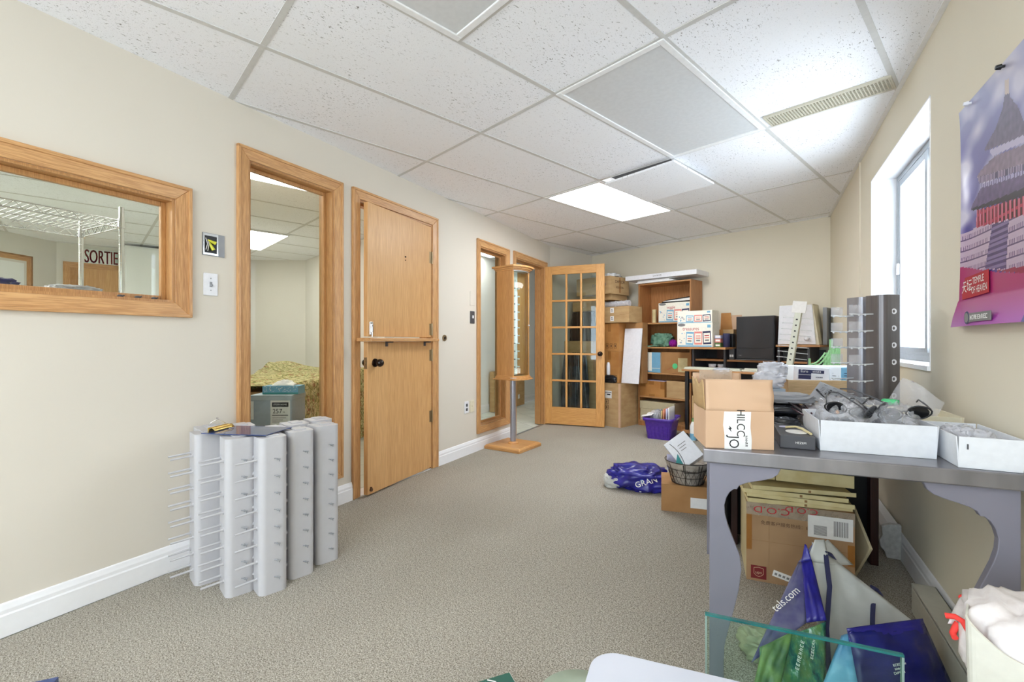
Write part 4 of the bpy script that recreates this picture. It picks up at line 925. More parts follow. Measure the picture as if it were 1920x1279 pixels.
# snack cartons on the hutch
print_box('snack_box', 'cream snack carton with three pouches printed, on the hutch shelf', (-2.612,5.07,1.0225), rad(1), .408, .19, .272, 'treasures', 0, 2)
print_box('snack_box', 'upper cream carton without title, on the three pouch snack carton', (-2.612,5.075,1.295), rad(1), .402, .18, .140, '', 0, 3)
oc = thing('open_carton', 'open brown carton with raised flaps behind the snack cartons', 'box', (-2.31,5.36,1.0225), 0)
m = MB(); m.box(0,.22,0,.006,0,.20); m.box(0,.22,.18,.186,0,.20); m.box(0,.006,.006,.18,0,.20); m.box(.214,.22,.006,.18,0,.20); m.box(.006,.214,.006,.18,0,.006); m.build('box_body', M['card'], oc)
m = MB(); m.hexa([(0,0,.20),(.10,0,.20),(.10,.004,.20),(0,.004,.20)],[(-.0,-.03,.10),(.14,-.05,.10),(.14,-.046,.10),(.0,-.026,.10)]); m.build('flap', M['cardo'], oc)
m = MB(); m.hexa([(0,.18,.2),(.14,.18,.2),(.14,.186,.2),(0,.186,.2)],[(0,.2,.40),(.11,.2,.40),(.11,.206,.40),(0,.206,.40)]); m.build('flap', M['cardo'], oc)
m = MB(); m.hexa([(.12,.18,.2),(.22,.18,.2),(.22,.186,.2),(.12,.186,.2)],[(.12,.2,.37),(.235,.2,.37),(.235,.206,.37),(.12,.206,.37)]); m.build('flap', M['cardp'], oc)
for k, (z, c) in enumerate(((1.0225,'leaf'),(1.075,'salmon'),(1.12,'lav'))):
    m = MB(); m.box(0,.062,0,.12,0,.045-.006*k); m.box(.008,.054,-.0006,0,.012,.03,1); tag(m.build('snack_pack', [M[c], M['sticker']], loc=(-2.196,5.12,z), bevel=.002), ['green snack pack at the bottom of the small pile on the hutch','pink snack pack in the middle of the small pile','pale snack pack topmost of the small pile on the hutch'][k], 'snack pack', 'small snack packs')
m = MB(); m.lathe([(.03,0),(.034,.004),(.037,.14),(.037,.15),(.034,.152)], 24); tag(m.build('dark_cup', M['navy'], loc=(-2.090,5.17,1.0225)), 'dark navy tumbler between the snack packs and the monitor', 'cup')
m = MB(); m.box(-.025,.025,0,.08,0,.15); tag(m.build('speaker', M['black'], loc=(-2.072,5.235,1.0228), bevel=.004), 'small black speaker left of the monitor', 'speaker')
# white cabinet
wc = thing('white_cabinet', 'white enamel cabinet with round knob on the right hutch shelf', 'cabinet', (-1.61,5.26,1.0525), rad(0))
m = MB(); m.hexa([(0,0,0),(.37,0,0),(.37,.2,0),(0,.2,0)],[(.02,.0,.405),(.315,.0,.405),(.315,.2,.405),(.02,.2,.405)],0); m.build('cabinet_body', M['cream'], wc, bevel=.004)
m = MB(); m.hexa([(.005,-.012,.005),(.345,-.012,.005),(.345,-.001,.005),(.005,-.001,.005)],[(.02,-.012,.40),(.31,-.012,.40),(.31,-.001,.40),(.02,-.001,.40)]); m.build('door', M['white'], wc, bevel=.004)
m = MB(); m.cyl((.27,-.012,.06),(.27,-.025,.06),.012); m.ball((.27,-.034,.06),.022); m.build('knob', M['white'], wc)
m = MB(); m.box(0,.035,0,.16,0,.37); tag(m.build('grey_board', M['grey'], loc=(-1.235,5.36,1.0525), bevel=.003), 'narrow grey panel behind the white cabinet', 'board')
m = MB(); m.box(0,.225,0,.25,0,.12); tag(m.build('black_stereo', M['black'], loc=(-1.565,5.27,.8850), bevel=.004), 'black stereo unit under the right hutch shelf', 'stereo')
# white display strip with clear pegs, leaning
dw = thing('peg_strip', 'slim white display strip with clear pegs leaning at the desk', 'display strip', (-1.41,4.895,.7885), 0, rot=(rad(-4), rad(7.5), rad(2)))
m = MB(); m.box(-.027,.027,0,.05,0,.60); m.build('strip_body', M['dispwhite'], dw, bevel=.003)
m = MB(); m.box(-.055,.06,-.004,.004,.575,.685); m.build('header_card', M['sticker'], dw)
m = MB(); m.box(-.16,.05,-.03,.08,-.0,.012); m.build('foot_plate', M['dispwhite'], dw)
for k in range(8):
    z = .12+.055*k
    m = MB(); m.box(-.008,.008,-.0012,0,z,z+.012); m.build('slot', M['ink'], dw)
    m = MB(); m.tube([(-.12,.03,z+.02),(-.05,.03,z+.024),(.0,.03,z+.022),(.06,.03,z+.024),(.13,.03,z+.026)], .003, 6); m.ball((-.12,.03,z+.02),.006,n=8,k=6); m.build('peg', M['pegclear'], dw)
# green racks
gr = thing('green_rack', 'pale green plastic rack standing behind the wooden box', 'rack', (0,0,0))
m = MB()
def bar(u0, z0, z1, dx, w=.006):
    x, y = u0; m.box(x-w, x+w, y-.003, y+.003, z0, z1)
g0, g1 = Vector((-0.799,3.176,0.929)), Vector((-0.677,3.306,0.929)); gd = (g1-g0)
for k, (t_, zt) in enumerate(((.0,.985),(.12,.94),(.20,.955),(.28,.95),(.34,.94),(.50,1.0),(.58,1.02),(.66,1.035),(.72,1.10),(.78,1.045),(.86,1.06),(.92,1.05),(.99,1.06))):
    p_ = g0+gd*t_; bar((p_.x,p_.y), .7455, zt, 0, .0055 if k not in (8,) else .009)
for k in range(4):
    a_, b_ = g0+gd*(.02+.10*k), g0+gd*(.52+.14*k); za, zb_ = .95-.012*k, 1.02+.012*k
    m.tube([tuple(a_.lerp(b_, t)*1.0)[:2]+(za+(zb_-za)*t*t,) for t in [i/8 for i in range(9)]], .0045, 7)
p_, q_ = g0+gd*.70, g0+gd*1.02; m.tube([(p_.x,p_.y,1.05),(q_.x,q_.y,1.05)], .005, 7)
p_, q_ = g0+gd*.0, g0+gd*1.0; m.tube([(p_.x,p_.y,.80),(q_.x,q_.y,.80)], .005, 7); m.tube([(p_.x,p_.y,.90),((p_+q_).x*.5,(p_+q_).y*.5,.90)], .004, 7)
m.build('rack_frame', M['greenp'], gr)
# things under and before the desk
b = carton('tall_carton', 'plain beige carton standing under the computer desk', 'box', (-2.40,5.0,.0905), 0, .20, .3, .39, 'card', tape=False)
pb = thing('purple_bin', 'purple plastic tote bin full of papers beside the bookcase', 'bin', (-2.665,4.815,0), rad(15))
def rr(hx, hy, r, n=6):
    pts = []
    for sx, sy, a0 in ((1,1,0),(-1,1,PI/2),(-1,-1,PI),(1,-1,3*PI/2)):
        for k in range(n+1): a = a0+PI/2*k/n; pts.append((sx*(hx-r)+r*math.cos(a), sy*(hy-r)+r*math.sin(a)))
    return pts
m = MB()
def shell(levels, m, mi=0):
    rings = [[(x,y,z) for x,y in rr(hx,hy,r)] for hx,hy,r,z in levels]; n = len(rings[0])
    vs = [p for rg in rings for p in rg]
    m.add(vs, [(k*n+i,k*n+(i+1)%n,(k+1)*n+(i+1)%n,(k+1)*n+i) for k in range(len(rings)-1) for i in range(n)], mi, True)
    m.add(rings[0], [tuple(range(n-1,-1,-1))], mi); m.add(rings[-1], [tuple(range(n))], mi)
shell([(.125,.16,.03,0),(.15,.185,.035,.2),(.168,.205,.04,.202),(.17,.207,.04,.235),(.157,.193,.035,.236),(.152,.188,.03,.20),(.125,.16,.03,.012)], m)
m.build('tub', M['purple'], pb)
m = MB()
for k in range(5): x = -.09+.045*k; m.hexa([(x-.012,-.168,.02),(x+.012,-.168,.02),(x+.012,-.15,.02),(x-.012,-.15,.02)],[(x-.012,-.186,.15),(x+.012,-.186,.15),(x+.012,-.17,.15),(x-.012,-.17,.15)])
m.build('rib', M['purple'], pb, bevel=.004)
m = MB(); m.scrib(7, .026, YZ(.172,.02,.219), 0); m.build('lettering', M['sticker'], pb)
def sheet(name, label, cat, mt, loc, rot, w, h, t=.004, bend=0, group=None):
    m = MB(); m.grid(lambda u, v: (w*(u-.5), bend*math.sin(PI*u), h*v), 10, 4); o = m.build(name, M[mt], loc=loc, rot=rot, solid=t); return tag(o, label, cat, group)
bx, by = -2.665, 4.815
for k, (lx, w_, h_, mt, lab) in enumerate([
  (.028,.20,.26,'ivory','cream envelope standing in the purple bin'), (.052,.22,.28,'orange','orange folder standing in the purple bin'),
  (.078,.21,.285,'lav','lavender paper sheaf right of the orange folder in the bin'), (.104,.22,.30,'whitepaper','white curled papers at the right end of the purple bin')]):
    c_, s_ = math.cos(rad(15)), math.sin(rad(15)); ly = -.01+.008*k
    sheet('paper_sheaf', lab, 'papers', mt, (bx+lx*c_-ly*s_, by+lx*s_+ly*c_, .05), (0, 0, rad(15)+PI/2-.06), w_, h_, .009, .005, 'papers in the purple bin')
m = MB(); m.lump((0,0,0), (.105,.11,.26), .25, 3, 21, flat=0); tag(m.build('plastic_bag', M['foil'], loc=(bx-.04,by-.068,.04)), 'grey crumpled plastic bag in the purple bin', 'bag')
m = MB(); m.lump((0,0,0), (.095,.11,.25), .25, 3.4, 25, flat=0); tag(m.build('bin_bag', M['grey'], loc=(bx-.075,by+.065,.04)), 'dark grey bundle behind the clear bag in the purple bin', 'bundle')
m = MB(); m.grid(lambda u, v: (-.19+.12*u, -.16+.3*v, .238+.025*u+.01*math.sin(8*v)), 8, 12); tag(m.build('paper_sheet', M['whitepaper'], loc=(bx,by,0), rz=.26, solid=.003), 'white paper flopping over the left rim of the purple bin', 'paper')
bo = thing('spray_bottle', 'bottle with green cap and blue base under the computer desk', 'bottle', (-2.33,4.88,0), 0)
m = MB(); m.lathe([(.03,0),(.034,.01),(.034,.16),(.014,.21)], 20); m.build('bottle_body', M['sticker'], bo); m = MB(); m.lathe([(.0345,.01),(.0348,.012),(.0348,.08),(.0345,.082)], 20); m.build('label', M['blueprint'], bo); m = MB(); m.lathe([(.015,.21),(.015,.245),(.008,.25)], 14); m.build('cap', M['leaf'], bo)
# ================================================================== grey table by the window wall and what lies on and under it
tb = thing('display_table', 'grey metal topped table with curved cut out legs along the window wall', 'table', tuple(OT), TA)
m = MB(); m.box(0,.785,0,1.015,.701,.745); m.build('tabletop', M['tabletop'], tb, bevel=.004)
legp = [(.019,.701),(.019,0),(.062,0),(.061,.06),(.063,.113),(.074,.167),(.091,.239),(.105,.305),(.112,.37),(.107,.412),(.089,.46),(.074,.5),(.065,.535),(.063,.565),(.069,.590),(.079,.609),(.092,.620),(.099,.619),(.106,.632),(.124,.642),(.15,.65),(.175,.657),(.198,.666),(.212,.678),(.222,.701)]
def plate(m, pts, y0, y1):
    n = len(pts); vs = [(x,y0,z) for x,z in pts]+[(x,y1,z) for x,z in pts]
    m.add(vs, [(i,(i+1)%n,n+(i+1)%n,n+i) for i in range(n)]+[tuple(range(n-1,-1,-1)), tuple(range(n,2*n))])
for y in (.022, .96):
    m = MB(); plate(m, legp, y, y+.022); m.build('leg', M['tablegrey'], tb, bevel=.002)
m = MB(); plate(m, [(.785-x, z) for x, z in legp], .022, .044); m.build('leg', M['tablegrey'], tb, bevel=.002)
dd2 = thing('dark_desk', 'dark mahogany desk behind the grey table', 'desk', tuple(OT), TA)
m = MB(); m.box(.13,.80,1.03,1.98,.72,.744); m.build('desktop', M['mahogh'], dd2, bevel=.003)
for x in (.138,.752):
    for y in (1.14,1.9): m = MB(); m.box(x,x+.034,y,y+.05,0,.72); m.build('leg', M['mahog'], dd2, bevel=.003)
m = MB(); m.box(.12,.80,1.24,1.26,.02,.72); m.build('back_panel', M['black'], dd2)
m = MB(); m.box(.100,.118,1.10,1.9,.0,.72); m.build('side_panel', M['black'], dd2)
# --- carton with the torn label
ph = thing('open_carton', 'pink tan open carton with torn white lettered label on the table corner', 'box', Tw(.008,.011,TZ+.0005), TA+rad(12.2))
w, d, h = .2026, .185, .121
m = MB(); t = .004
m.box(0,w,0,t,0,h); m.box(0,w,d-t,d,0,h); m.box(0,t,t,d-t,0,h); m.box(w-t,w,t,d-t,0,h); m.box(t,w-t,t,d-t,0,t); m.build('box_body', M['cardp'], ph, bevel=.0015)
m = MB(); m.grid(lambda u, v: (w*u*(1-.012*v)+.002*v, .001+.012*v+.004*math.sin(3.2*u*v*PI)+.0022*mnoise.noise(Vector((u*4,v*3,2))), h+.099*v), 16, 10, sm=True); m.build('flap', M['cardp'], ph, solid=.0035)
m = MB(); m.grid(lambda u, v: (w*.8*u, d-.003+.02*v+.003*math.sin(5*u), h+.108*v), 12, 8); m.build('flap', M['cardp'], ph, solid=.0035)
m = MB(); m.grid(lambda u, v: (-.001-.006*v+.002*math.sin(9*u), .006+d*.93*u, h+.088*v*(1+.10*math.sin(14*u))), 16, 6); m.build('flap', M['card'], ph, solid=.003)
m = MB(); m.M = XZ(0,-.0012,0); m.prism([(.056,.0),(.136,.0),(.137,.03),(.133,.07),(.135,.1195),(.055,.1185),(.052,.075),(.056,.045)], 0, .0008, 0); m.M = Matrix()
m.text('HILCC', .0345, XZ(.1035,-.0024,.083,-PI/2), 1, sx=.88); m.text('JO', .042, XZ(.083,-.0024,.022,-PI/2), 1, sx=.9); m.scrib(5, .010, XZ(.121,-.0024,.025,-PI/2), 1)
m.M = XZ(.071,-.0022,.062); m.prism([(0,.012),(.007,.002),(.003,.002),(.006,-.008),(-.004,.004),(0,.004)], 0, .0006, 1); m.M = Matrix()
m.build('torn_label', [M['whitepaper'], M['ink']], ph)
m = MB(); m.box(.02,.13,d+.002,d+.006,h+.085,h+.118); m.build('tape_strip', M['tapeclear'], ph)
m = MB(); m.lump((0,0,0),(.05,.03,.02),.5,5,3,flat=0); m.build('tape_curl', M['foilw'], ph, loc=(.10,d+.02,h+.104))
# --- black sunglasses box
bb = thing('glasses_box', 'flat black gift box with white lettering between carton and tray', 'box', Tw(.228,.104,TZ+.0005), TA+rad(-2))
m = MB(); m.box(0,.098,0,.215,0,.042); m.build('box_body', M['dgrey'], bb, bevel=.0025)
m = MB(); m.text('HEZEM', .0095, XZ(.058,-.0006,.02), 0)
for cx_, cy_, rx_, ry_, mi in ((.034,.165,.02,.018,1),(.056,.075,.032,.04,0)):
    m.M = XY(cx_, cy_, .0424); m.prism([(rx_*math.cos(i*PI/14), ry_*math.sin(i*PI/14)) for i in range(28)], 0, .0004, mi); m.M = Matrix()
m.build('printing', [M['sticker'], M['lav']], bb)
m = MB(); m.tube([(.03,.13,.046),(.06,.13,.05),(.075,.10,.05),(.09,.03,.046)], .004, 8); m.build('ribbon', M['ivory'], bb)
# --- white card trays
def tray(name, label, loc, rz, w, d, h, mt='traywhite', flare=.012, sag=.0, tall_back=0):
    o = thing(name, label, 'tray', loc, rz)
    m = MB(); t = .003
    def wall_(a, b, nrm, zt):
        lo = [(a[0],a[1],0),(b[0],b[1],0),(b[0]-nrm[0]*t,b[1]-nrm[1]*t,0),(a[0]-nrm[0]*t,a[1]-nrm[1]*t,0)]
        f = flare
        hi = [(x+nrm[0]*f, y+nrm[1]*f, zt) for x, y, _ in lo]; m.hexa(lo, hi)
    wall_((0,0),(w,0),(0,-1),h); wall_((w,d),(0,d),(0,1),h+tall_back); wall_((0,d),(0,0),(-1,0),h); wall_((w,0),(w,d),(1,0),h)
    m.box(0,w,0,d,0,t); m.build('tray_body', M[mt], o, bevel=.0008)
    return o
t1 = tray('card_tray', 'white card tray heaped with bagged sunglasses at front of the table', Tw(.34,.11,TZ+.0005), TA, .286, .25, .096, flare=.006)
t2 = tray('card_tray', 'white stapled card tray of clear bags at right end of the table', Tw(.640,.024,TZ+.0005), TA-rad(4), .128, .27, .085, flare=.005)
m = MB(); m.box(.016,.0185,-.008,-.005,.052,.066); m.build('staple', M['dgrey'], t2)
t3 = tray('card_tray', 'empty white card tray behind the two filled ones', Tw(.52,.395,TZ+.0005), TA-rad(3), .27, .24, .09, mt='cream', flare=.008)
# sunglasses: frame with two lenses and temples
def glasses(name, label, loc, rot, mt='black', open_=.25, group=None):
    o = thing(name, label, 'sunglasses', loc, 0, group, rot=rot)
    m = MB()
    for sx in (-1, 1):
        pts = [(sx*.034+.027*math.cos(a)*(1+.12*math.cos(2*a)), 0, .02*math.sin(a)) for a in [2*PI*i/18 for i in range(18)]]; m.tube(pts, .0026, 6, closed=True)
    m.tube([(-.008,0,.006),(0,-.002,.009),(.008,0,.006)], .0024, 6); m.build('frame', M[mt], o)
    for sx in (-1, 1):
        m = MB(); m.prism([(sx*.034+.025*math.cos(a), .018*math.sin(a)) for a in [2*PI*i/18 for i in range(18)]], -.0008, .0008)
        l = m.build('lens', M['blackgloss'], o, rot=(PI/2,0,0))
        m = MB(); a = open_*sx; m.tube([(sx*.062,0,.008),(sx*.064-math.sin(a)*.04,.04,.008),(sx*.064-math.sin(a)*.10,.10,.004),(sx*.064-math.sin(a)*.125,.128,-.012)], .0024, 6); m.build('temple', M[mt], o)
    return o
gp = [((.425,.165,.868),(.35,.2,.5),'black','black sunglasses sticking out at the left of the heaped tray'),((.50,.17,.874),(.5,-.1,1.3),'dgrey','grey sunglasses lying in the middle of the heaped tray'),
      ((.57,.17,.866),(.25,-.2,.1),'black','black sunglasses at the right of the heaped tray')]
for p, r_, mt, lab in gp: glasses('sunglasses', lab, Tw(*p), r_, mt)
def bag(label, tx, ty, z, size, mt, seed, rz=0, amp=.35, fr=3.2):
    m = MB(); m.lump((0,0,0), size, amp, fr, seed, flat=.1); return tag(m.build('plastic_bag', M[mt], loc=Tw(tx,ty,z), rz=TA+rz), label, 'bag')
bag('clear plastic bag of dark frames filling the left of the heaped tray', .415,.225,.752,(.115,.18,.145),'foil',31)
bag('clear plastic bag of frames filling the right of the heaped tray', .55,.23,.752,(.115,.18,.14),'foil',33)
bag('dark frames wrapped in black bag inside the heaped tray, left', .415,.205,.754,(.08,.11,.08),'bagblack',35)
bag('dark frames wrapped in black bag inside the heaped tray, right', .55,.21,.754,(.08,.12,.08),'bagblack',37)
bag('pale crumpled bag filling the stapled tray at its near end', .704,.10,.752,(.085,.10,.085),'foilw',41)
bag('pale crumpled bag at the far end of the stapled tray', .716,.205,.752,(.085,.085,.08),'foilw',43)
m = MB(); m.lump((0,0,0),(.022,.018,.022),.3,4,2); tag(m.build('orange_tag', M['cardo'], loc=Tw(.395,.175,.856)), 'orange wrapped end in clear bag at the tray left corner', 'wrapping')
m = MB(); m.lump((0,0,0),(.042,.022,.018),.4,4,6); tag(m.build('green_label', M['lime'], loc=Tw(.555,.235,.885)), 'green label among the bagged sunglasses', 'label')
zb = MB(); zb.grid(lambda u, v: (-.07+.14*u, .01*math.sin(4*u+2*v), .115*v+.006*math.sin(6*u)), 16, 12); tag(zb.build('zip_bag', M['foil'], loc=Tw(.655,.40,.838), rot=(rad(-28),rad(38),TA), solid=.002), 'clear zip bag standing on edge above the trays', 'bag')
# clutter behind the carton
dk_ = [('dark wrapped packet lowest of the pile beside the carton',.23,.52,.7455,(.16,.18,.05),'bagdark',51),('dark wrapped packet second of the pile beside the carton',.27,.52,.80,(.18,.16,.04),'bagdark',53),('dark wrapped packet just behind the black gift box',.275,.375,.7455,(.11,.07,.06),'bagdark',55),
       ('grey wrapped packet beneath the dark temples',.30,.54,.845,(.20,.17,.035),'grey',57), ('white crumpled bag under the printed grey packet',.48,.53,.7455,(.24,.22,.10),'foilw',59)]
for lab, x, y, z, sz, mt, sd in dk_: bag(lab, x, y, z, sz, mt, sd, amp=.2)
# dark temples fanned over the pile
tm = [((0.268,0.574,0.866),(0.345,0.346,0.824)),((0.308,0.569,0.848),(0.352,0.349,0.819)),((0.336,0.581,0.844),(0.357,0.351,0.823)),((0.366,0.593,0.84),(0.362,0.353,0.828)),((0.291,0.583,0.83),(0.334,0.341,0.823))]
for k, (p, q) in enumerate(tm):
    p, q = Vector(p), Vector(q); mid = (p+q)/2+Vector((0,0,.006))
    m = MB(); m.tube([Tw(*p), Tw(*(p*.8+mid*.2+Vector((0,0,.004)))), Tw(*mid), Tw(*q)], [.0045,.003,.0025,.003], 7)
    tag(m.build('spectacle_temple', M['redbrown'] if k else M['black']), ['longest dark spectacle temple lying on the grey packet by the carton','second dark spectacle temple fanned over the pile','third dark spectacle temple fanned over the pile','rightmost dark spectacle temple of the fan','lowest dark spectacle temple of the fan, nearest the carton'][k], 'spectacle arm', 'fanned spectacle temples')
def panel(m, c, n=10, amp=.0, seed=0, mi=0, bulge=0):
    """bilinear patch through four corners with creases"""
    a, b, c_, d_ = [Vector(x) for x in c]; nrm = (b-a).cross(d_-a).normalized()
    def fn(u, v):
        p = (a*(1-u)+b*u)*(1-v)+(d_*(1-u)+c_*u)*v
        k = amp*min(1, 3*math.sqrt(max(0, math.sin(PI*u)*math.sin(PI*v))))*(mnoise.noise(Vector((u*5+seed, v*5, seed)))+.5*(1-2*abs(mnoise.noise(Vector((u*9, v*9+seed, seed))))))
        return p+nrm*(k+bulge*math.sin(PI*u)*math.sin(PI*v))
    m.grid(fn, n, n, mi)
cd = thing('printed_packet', 'large flat grey printed packet leaning on the heap', 'packet', (0,0,0))
m = MB(); panel(m, ((-0.547,2.14,0.855),(-0.369,2.244,0.806),(-0.375,2.413,0.828),(-0.566,2.414,0.907)), 12, .004, 3); m.build('packet_sheet', M['grey'], cd, solid=.004)
m = MB()
A_, B_, C_, D_ = [Vector(x) for x in ((-0.547,2.14,0.855),(-0.369,2.244,0.806),(-0.375,2.413,0.828),(-0.566,2.414,0.907))]
nn = (B_-A_).cross(D_-A_).normalized()*.0075
for r in range(7):
    for k in range(9):
        if rnd.random() < .3: continue
        def q(u, v): return tuple((A_*(1-u)+B_*u)*(1-v)+(D_*(1-u)+C_*u)*v+nn)
        u0, v0 = .10+.088*k, .35+.08*r; m.quad(q(u0,v0), q(u0+.065,v0), q(u0+.065,v0+.022), q(u0,v0+.022))
m.build('printing', M['dgrey'], cd)
tq = [((1532,731,1.97),(1552,752,1.90)),((1558,733,1.96),(1544,752,1.9)),((1568,744,1.93),(1560,758,1.86)),((1583,748,1.92),(1573,763,1.85)),((1596,752,1.9),(1585,767,1.83)),((1608,750,1.9),(1595,770,1.82))]
for k, (p, q_) in enumerate((((-0.545,2.275,0.882),(-0.49,2.202,0.847)),((-0.505,2.318,0.878),(-0.502,2.189,0.847)),((-0.482,2.299,0.857),(-0.473,2.19,0.836)),((-0.457,2.311,0.849),(-0.452,2.199,0.827)),((-0.432,2.308,0.843),(-0.432,2.205,0.82)),((-0.378,2.381,0.859),(-0.397,2.199,0.823)))):
    m = MB(); m.tube([p, tuple((Vector(p)+Vector(q_))/2), q_], [.0042,.0026,.0026], 7); m.ball(p, .0045, n=8, k=6)
    tag(m.build('spectacle_temple', M['ink']), ['first','second','third','fourth','fifth','last'][k]+' dark temple tip from the left on the grey printed packet', 'spectacle arm', 'temples on the printed packet')
gb = thing('grey_box', 'small pale grey box behind the carton on the table', 'box', Tw(.235,.80,TZ+.0005), TA+rad(10))
m = MB(); m.box(0,.115,0,.12,0,.125); m.build('box_body', M['sgrey'], gb, bevel=.002); m = MB(); m.text('J', .02, XZ(.09,-.0006,.085), 0); m.build('printing', M['inkgrey'], gb)
bag('white clear plastic bag heaped on the small grey box', .285,.87,.872,(.12,.11,.07),'foilw',61)
bag('orange cloth bundle beside the carton top edge', .225,.70,.80,(.13,.10,.06),'orange',63)
bag('pale blue crumpled packet next to the orange bundle', .30,.70,.80,(.12,.09,.06),'blueprint',65)
bag('grey heap of bags under the orange bundle', .25,.70,.7455,(.24,.18,.065),'bagdark',67)
# --- wooden box on the desk with packets
wb = thing('wooden_box', 'pale wooden box full of packets behind the heap', 'box', (-0.737,2.567,0.74)[:2]+(TZ+.0005,), TA+rad(12))
W, D, Hh = .44, .26, .150
m = MB(); t = .009
m.box(0,W,0,t,0,Hh); m.box(0,W,D-t,D,0,Hh); m.box(0,t,t,D-t,0,Hh); m.box(W-t,W,t,D-t,0,Hh); m.box(t,W-t,t,D-t,0,t); m.build('box_body', M['traywood'], wb, bevel=.0015)
def wbl(x, y, z): c, s = math.cos(TA+rad(12)), math.sin(TA+rad(12)); p = wb.location; return (p.x+x*c-y*s, p.y+x*s+y*c, z)
RW = TA+rad(12)
pk = thing('purple_carton', 'white carton with purple print standing in the wooden box', 'box', wbl(.045,.03,.766), RW, rot=(rad(0),rad(3),RW))
m = MB(); m.box(0,.145,0,.05,0,.195); m.build('box_body', M['white'], pk, bevel=.002)
m = MB(); m.box(.004,.062,-.0008,0,.135,.182,0); m.box(.062,.12,-.0008,0,.166,.182,0); m.box(.004,.1,-.0009,0,.156,.158,1); m.text('Euro', .018, XZ(.030,-.0016,.174), 1); m.scrib(5, .011, XZ(.088,-.0010,.174), 1); m.scrib(5, .009, XZ(.10,-.001,.147), 0); m.build('printing', [M['navy'], M['sticker']], pk)
for k, (x, mt, w_, lab) in enumerate(((.205,'foil',.05,'clear blister pack beside the purple printed carton'),(.262,'blueprint',.075,'blue printed card pack in the wooden box'),(.342,'whitepaper',.085,'white blister pack at the right end of the wooden box'))):
    o = thing('blister_pack', lab, 'packet', wbl(x,.04+.008*k,.757), RW)
    m = MB(); m.box(0,w_,0,.012,0,.20); m.build('card', M[mt], o, bevel=.003)
    m = MB()
    for r in range(9): m.box(.01,w_-.012*(1+r%3),-.0008,0,.07+.0125*r,.073+.0125*r)
    m.build('printing', M['navy'] if k == 1 else M['inkgrey'], o)
for k, (x, lab) in enumerate(((.09,'white folded sheets at the back left of the wooden box'),(.25,'white folded sheets at the back right of the wooden box'))):
    m = MB(); m.box(-.07,.09,0,.05,0,.205); tag(m.build('folded_sheets', M['whitepaper'], loc=wbl(x+.02,.14,.757), rz=RW, bevel=.004), lab, 'sheets')
bag('white plastic bag spilling over the left edge of the wooden box', .325,1.07,.9,(.12,.12,.08),'foilw',71)
# --- grey peg towers
def tower(label, tx, ty, h, mt, rz, ovals):
    o = thing('peg_tower', label, 'display tower', Tw(tx,ty,TZ+.0005), rz)
    m = MB(); pts = [(.045,-.03),(.045,.04),(-.05,.04),(-.05,-.01)]+[(-.05+.03*(1-math.cos(a)), -.01-.03*math.sin(a)) for a in [PI/2*i/6 for i in range(1,7)]]
    m.prism(pts, .012, h); m.build('tower_body', M[mt], o, bevel=.002)
    m = MB(); m.box(-.065,.07,-.055,.06,0,.012); m.build('base', M['black'], o, bevel=.002)
    n = 7
    for k in range(n):
        z = .038+.072*k
        if ovals:
            m = MB(); m.M = Matrix.Translation((.012,-.0305,z)) @ Matrix.Rotation(PI/2,4,'X'); m.lathe([(.0125,0),(.012,.006),(.0065,.006),(.0055,.001)], 20); m.build('grommet', M['white'], o)
        m = MB(); L_ = .11
        m.tube([(-.05,.0,z-.01),(-.05-L_*.5,-.004,z-.012),(-.05-L_,-.004,z-.010)], .0032, 7)
        for q in (.35,.6,.9): m.ball((-.05-L_*q,-.004,z-.014), .0048, n=8, k=6)
        m.build('peg', M['pegclear'], o)
        if k > 2:
            m = MB(); m.box(-.05-L_*.95,-.05-L_*.45,.002,.005,z-.006,z+.03); m.build('nose_rest', M['foil'], o)
    return o
tower('tall grey display tower with white grommets in front of the window', .724,.862,.541,'towergrey', rad(50), True)
tower('lower grey display tower half hidden behind the tall one', .690,1.005,.545,'towerlight', rad(50), False)
# --- under the table
ub = carton('shipping_carton', 'large brown shipping carton with red courier logo under the grey table', 'box', Tw(.184,.762,0), TA, .411, .33, .357, 'cardups', tape=False)
m = MB(); m.box(-.0012,-.0002,.004,.326,.004,.353); m.build('side_face', M['creamdark'], ub)
m = MB(); m.box(0,.411,-.0006,0,.185,.1865,0); m.box(.09,.0912,-.0006,0,0,.357,0); m.build('fold_line', M['cardcut'], ub)
m = MB(); m.box(.0,.022,-.001,0,.14,.31); m.build('packing_tape', M['tape'], ub); m = MB(); m.box(.385,.411,-.001,0,.13,.22); m.build('packing_tape', M['tape'], ub)
m = MB(); m.box(0,.411,-.0012,0,.30,.357); m.build('packing_tape', M['tapeclear'], ub)
m = MB(); m.text('C.O.D', .040, XZ(.10,-.0016,.328,PI), 0, sx=1.35); m.text('C.O.D', .036, XZ(.215,-.0016,.344,PI), 0, sx=1.3); m.text('免费客户服务热线：80', .0195, XZ(.155,-.0012,.268), 1); m.build('printing', [M['inkred'], M['inkbrown']], ub)
m = MB(); m.box(.24,.404,-.002,0,.235,.33,0)
for k in range(12): m.box(.262,.31,-.0026,-.002,.247+.0035*k,.249+.0035*k,1)
for k in range(9): m.box(.335+.006*k,.338+.006*k,-.0026,-.002,.25,.315,1)
m.build('shipping_label', [M['sticker'], M['inkgrey']], ub)
m = MB(); m.box(.018,.08,-.0018,0,.012,.07,0)
m.M = XZ(.049,-.002,.043)
shield = [(-.019,.017),(0,.021),(.019,.017),(.019,-.008),(.010,-.017),(0,-.021),(-.010,-.017),(-.019,-.008)]
for i in range(8):
    a, b = Vector((*shield[i],0)), Vector((*shield[(i+1)%8],0)); m.tube([a, b], .0011, 4, 1)
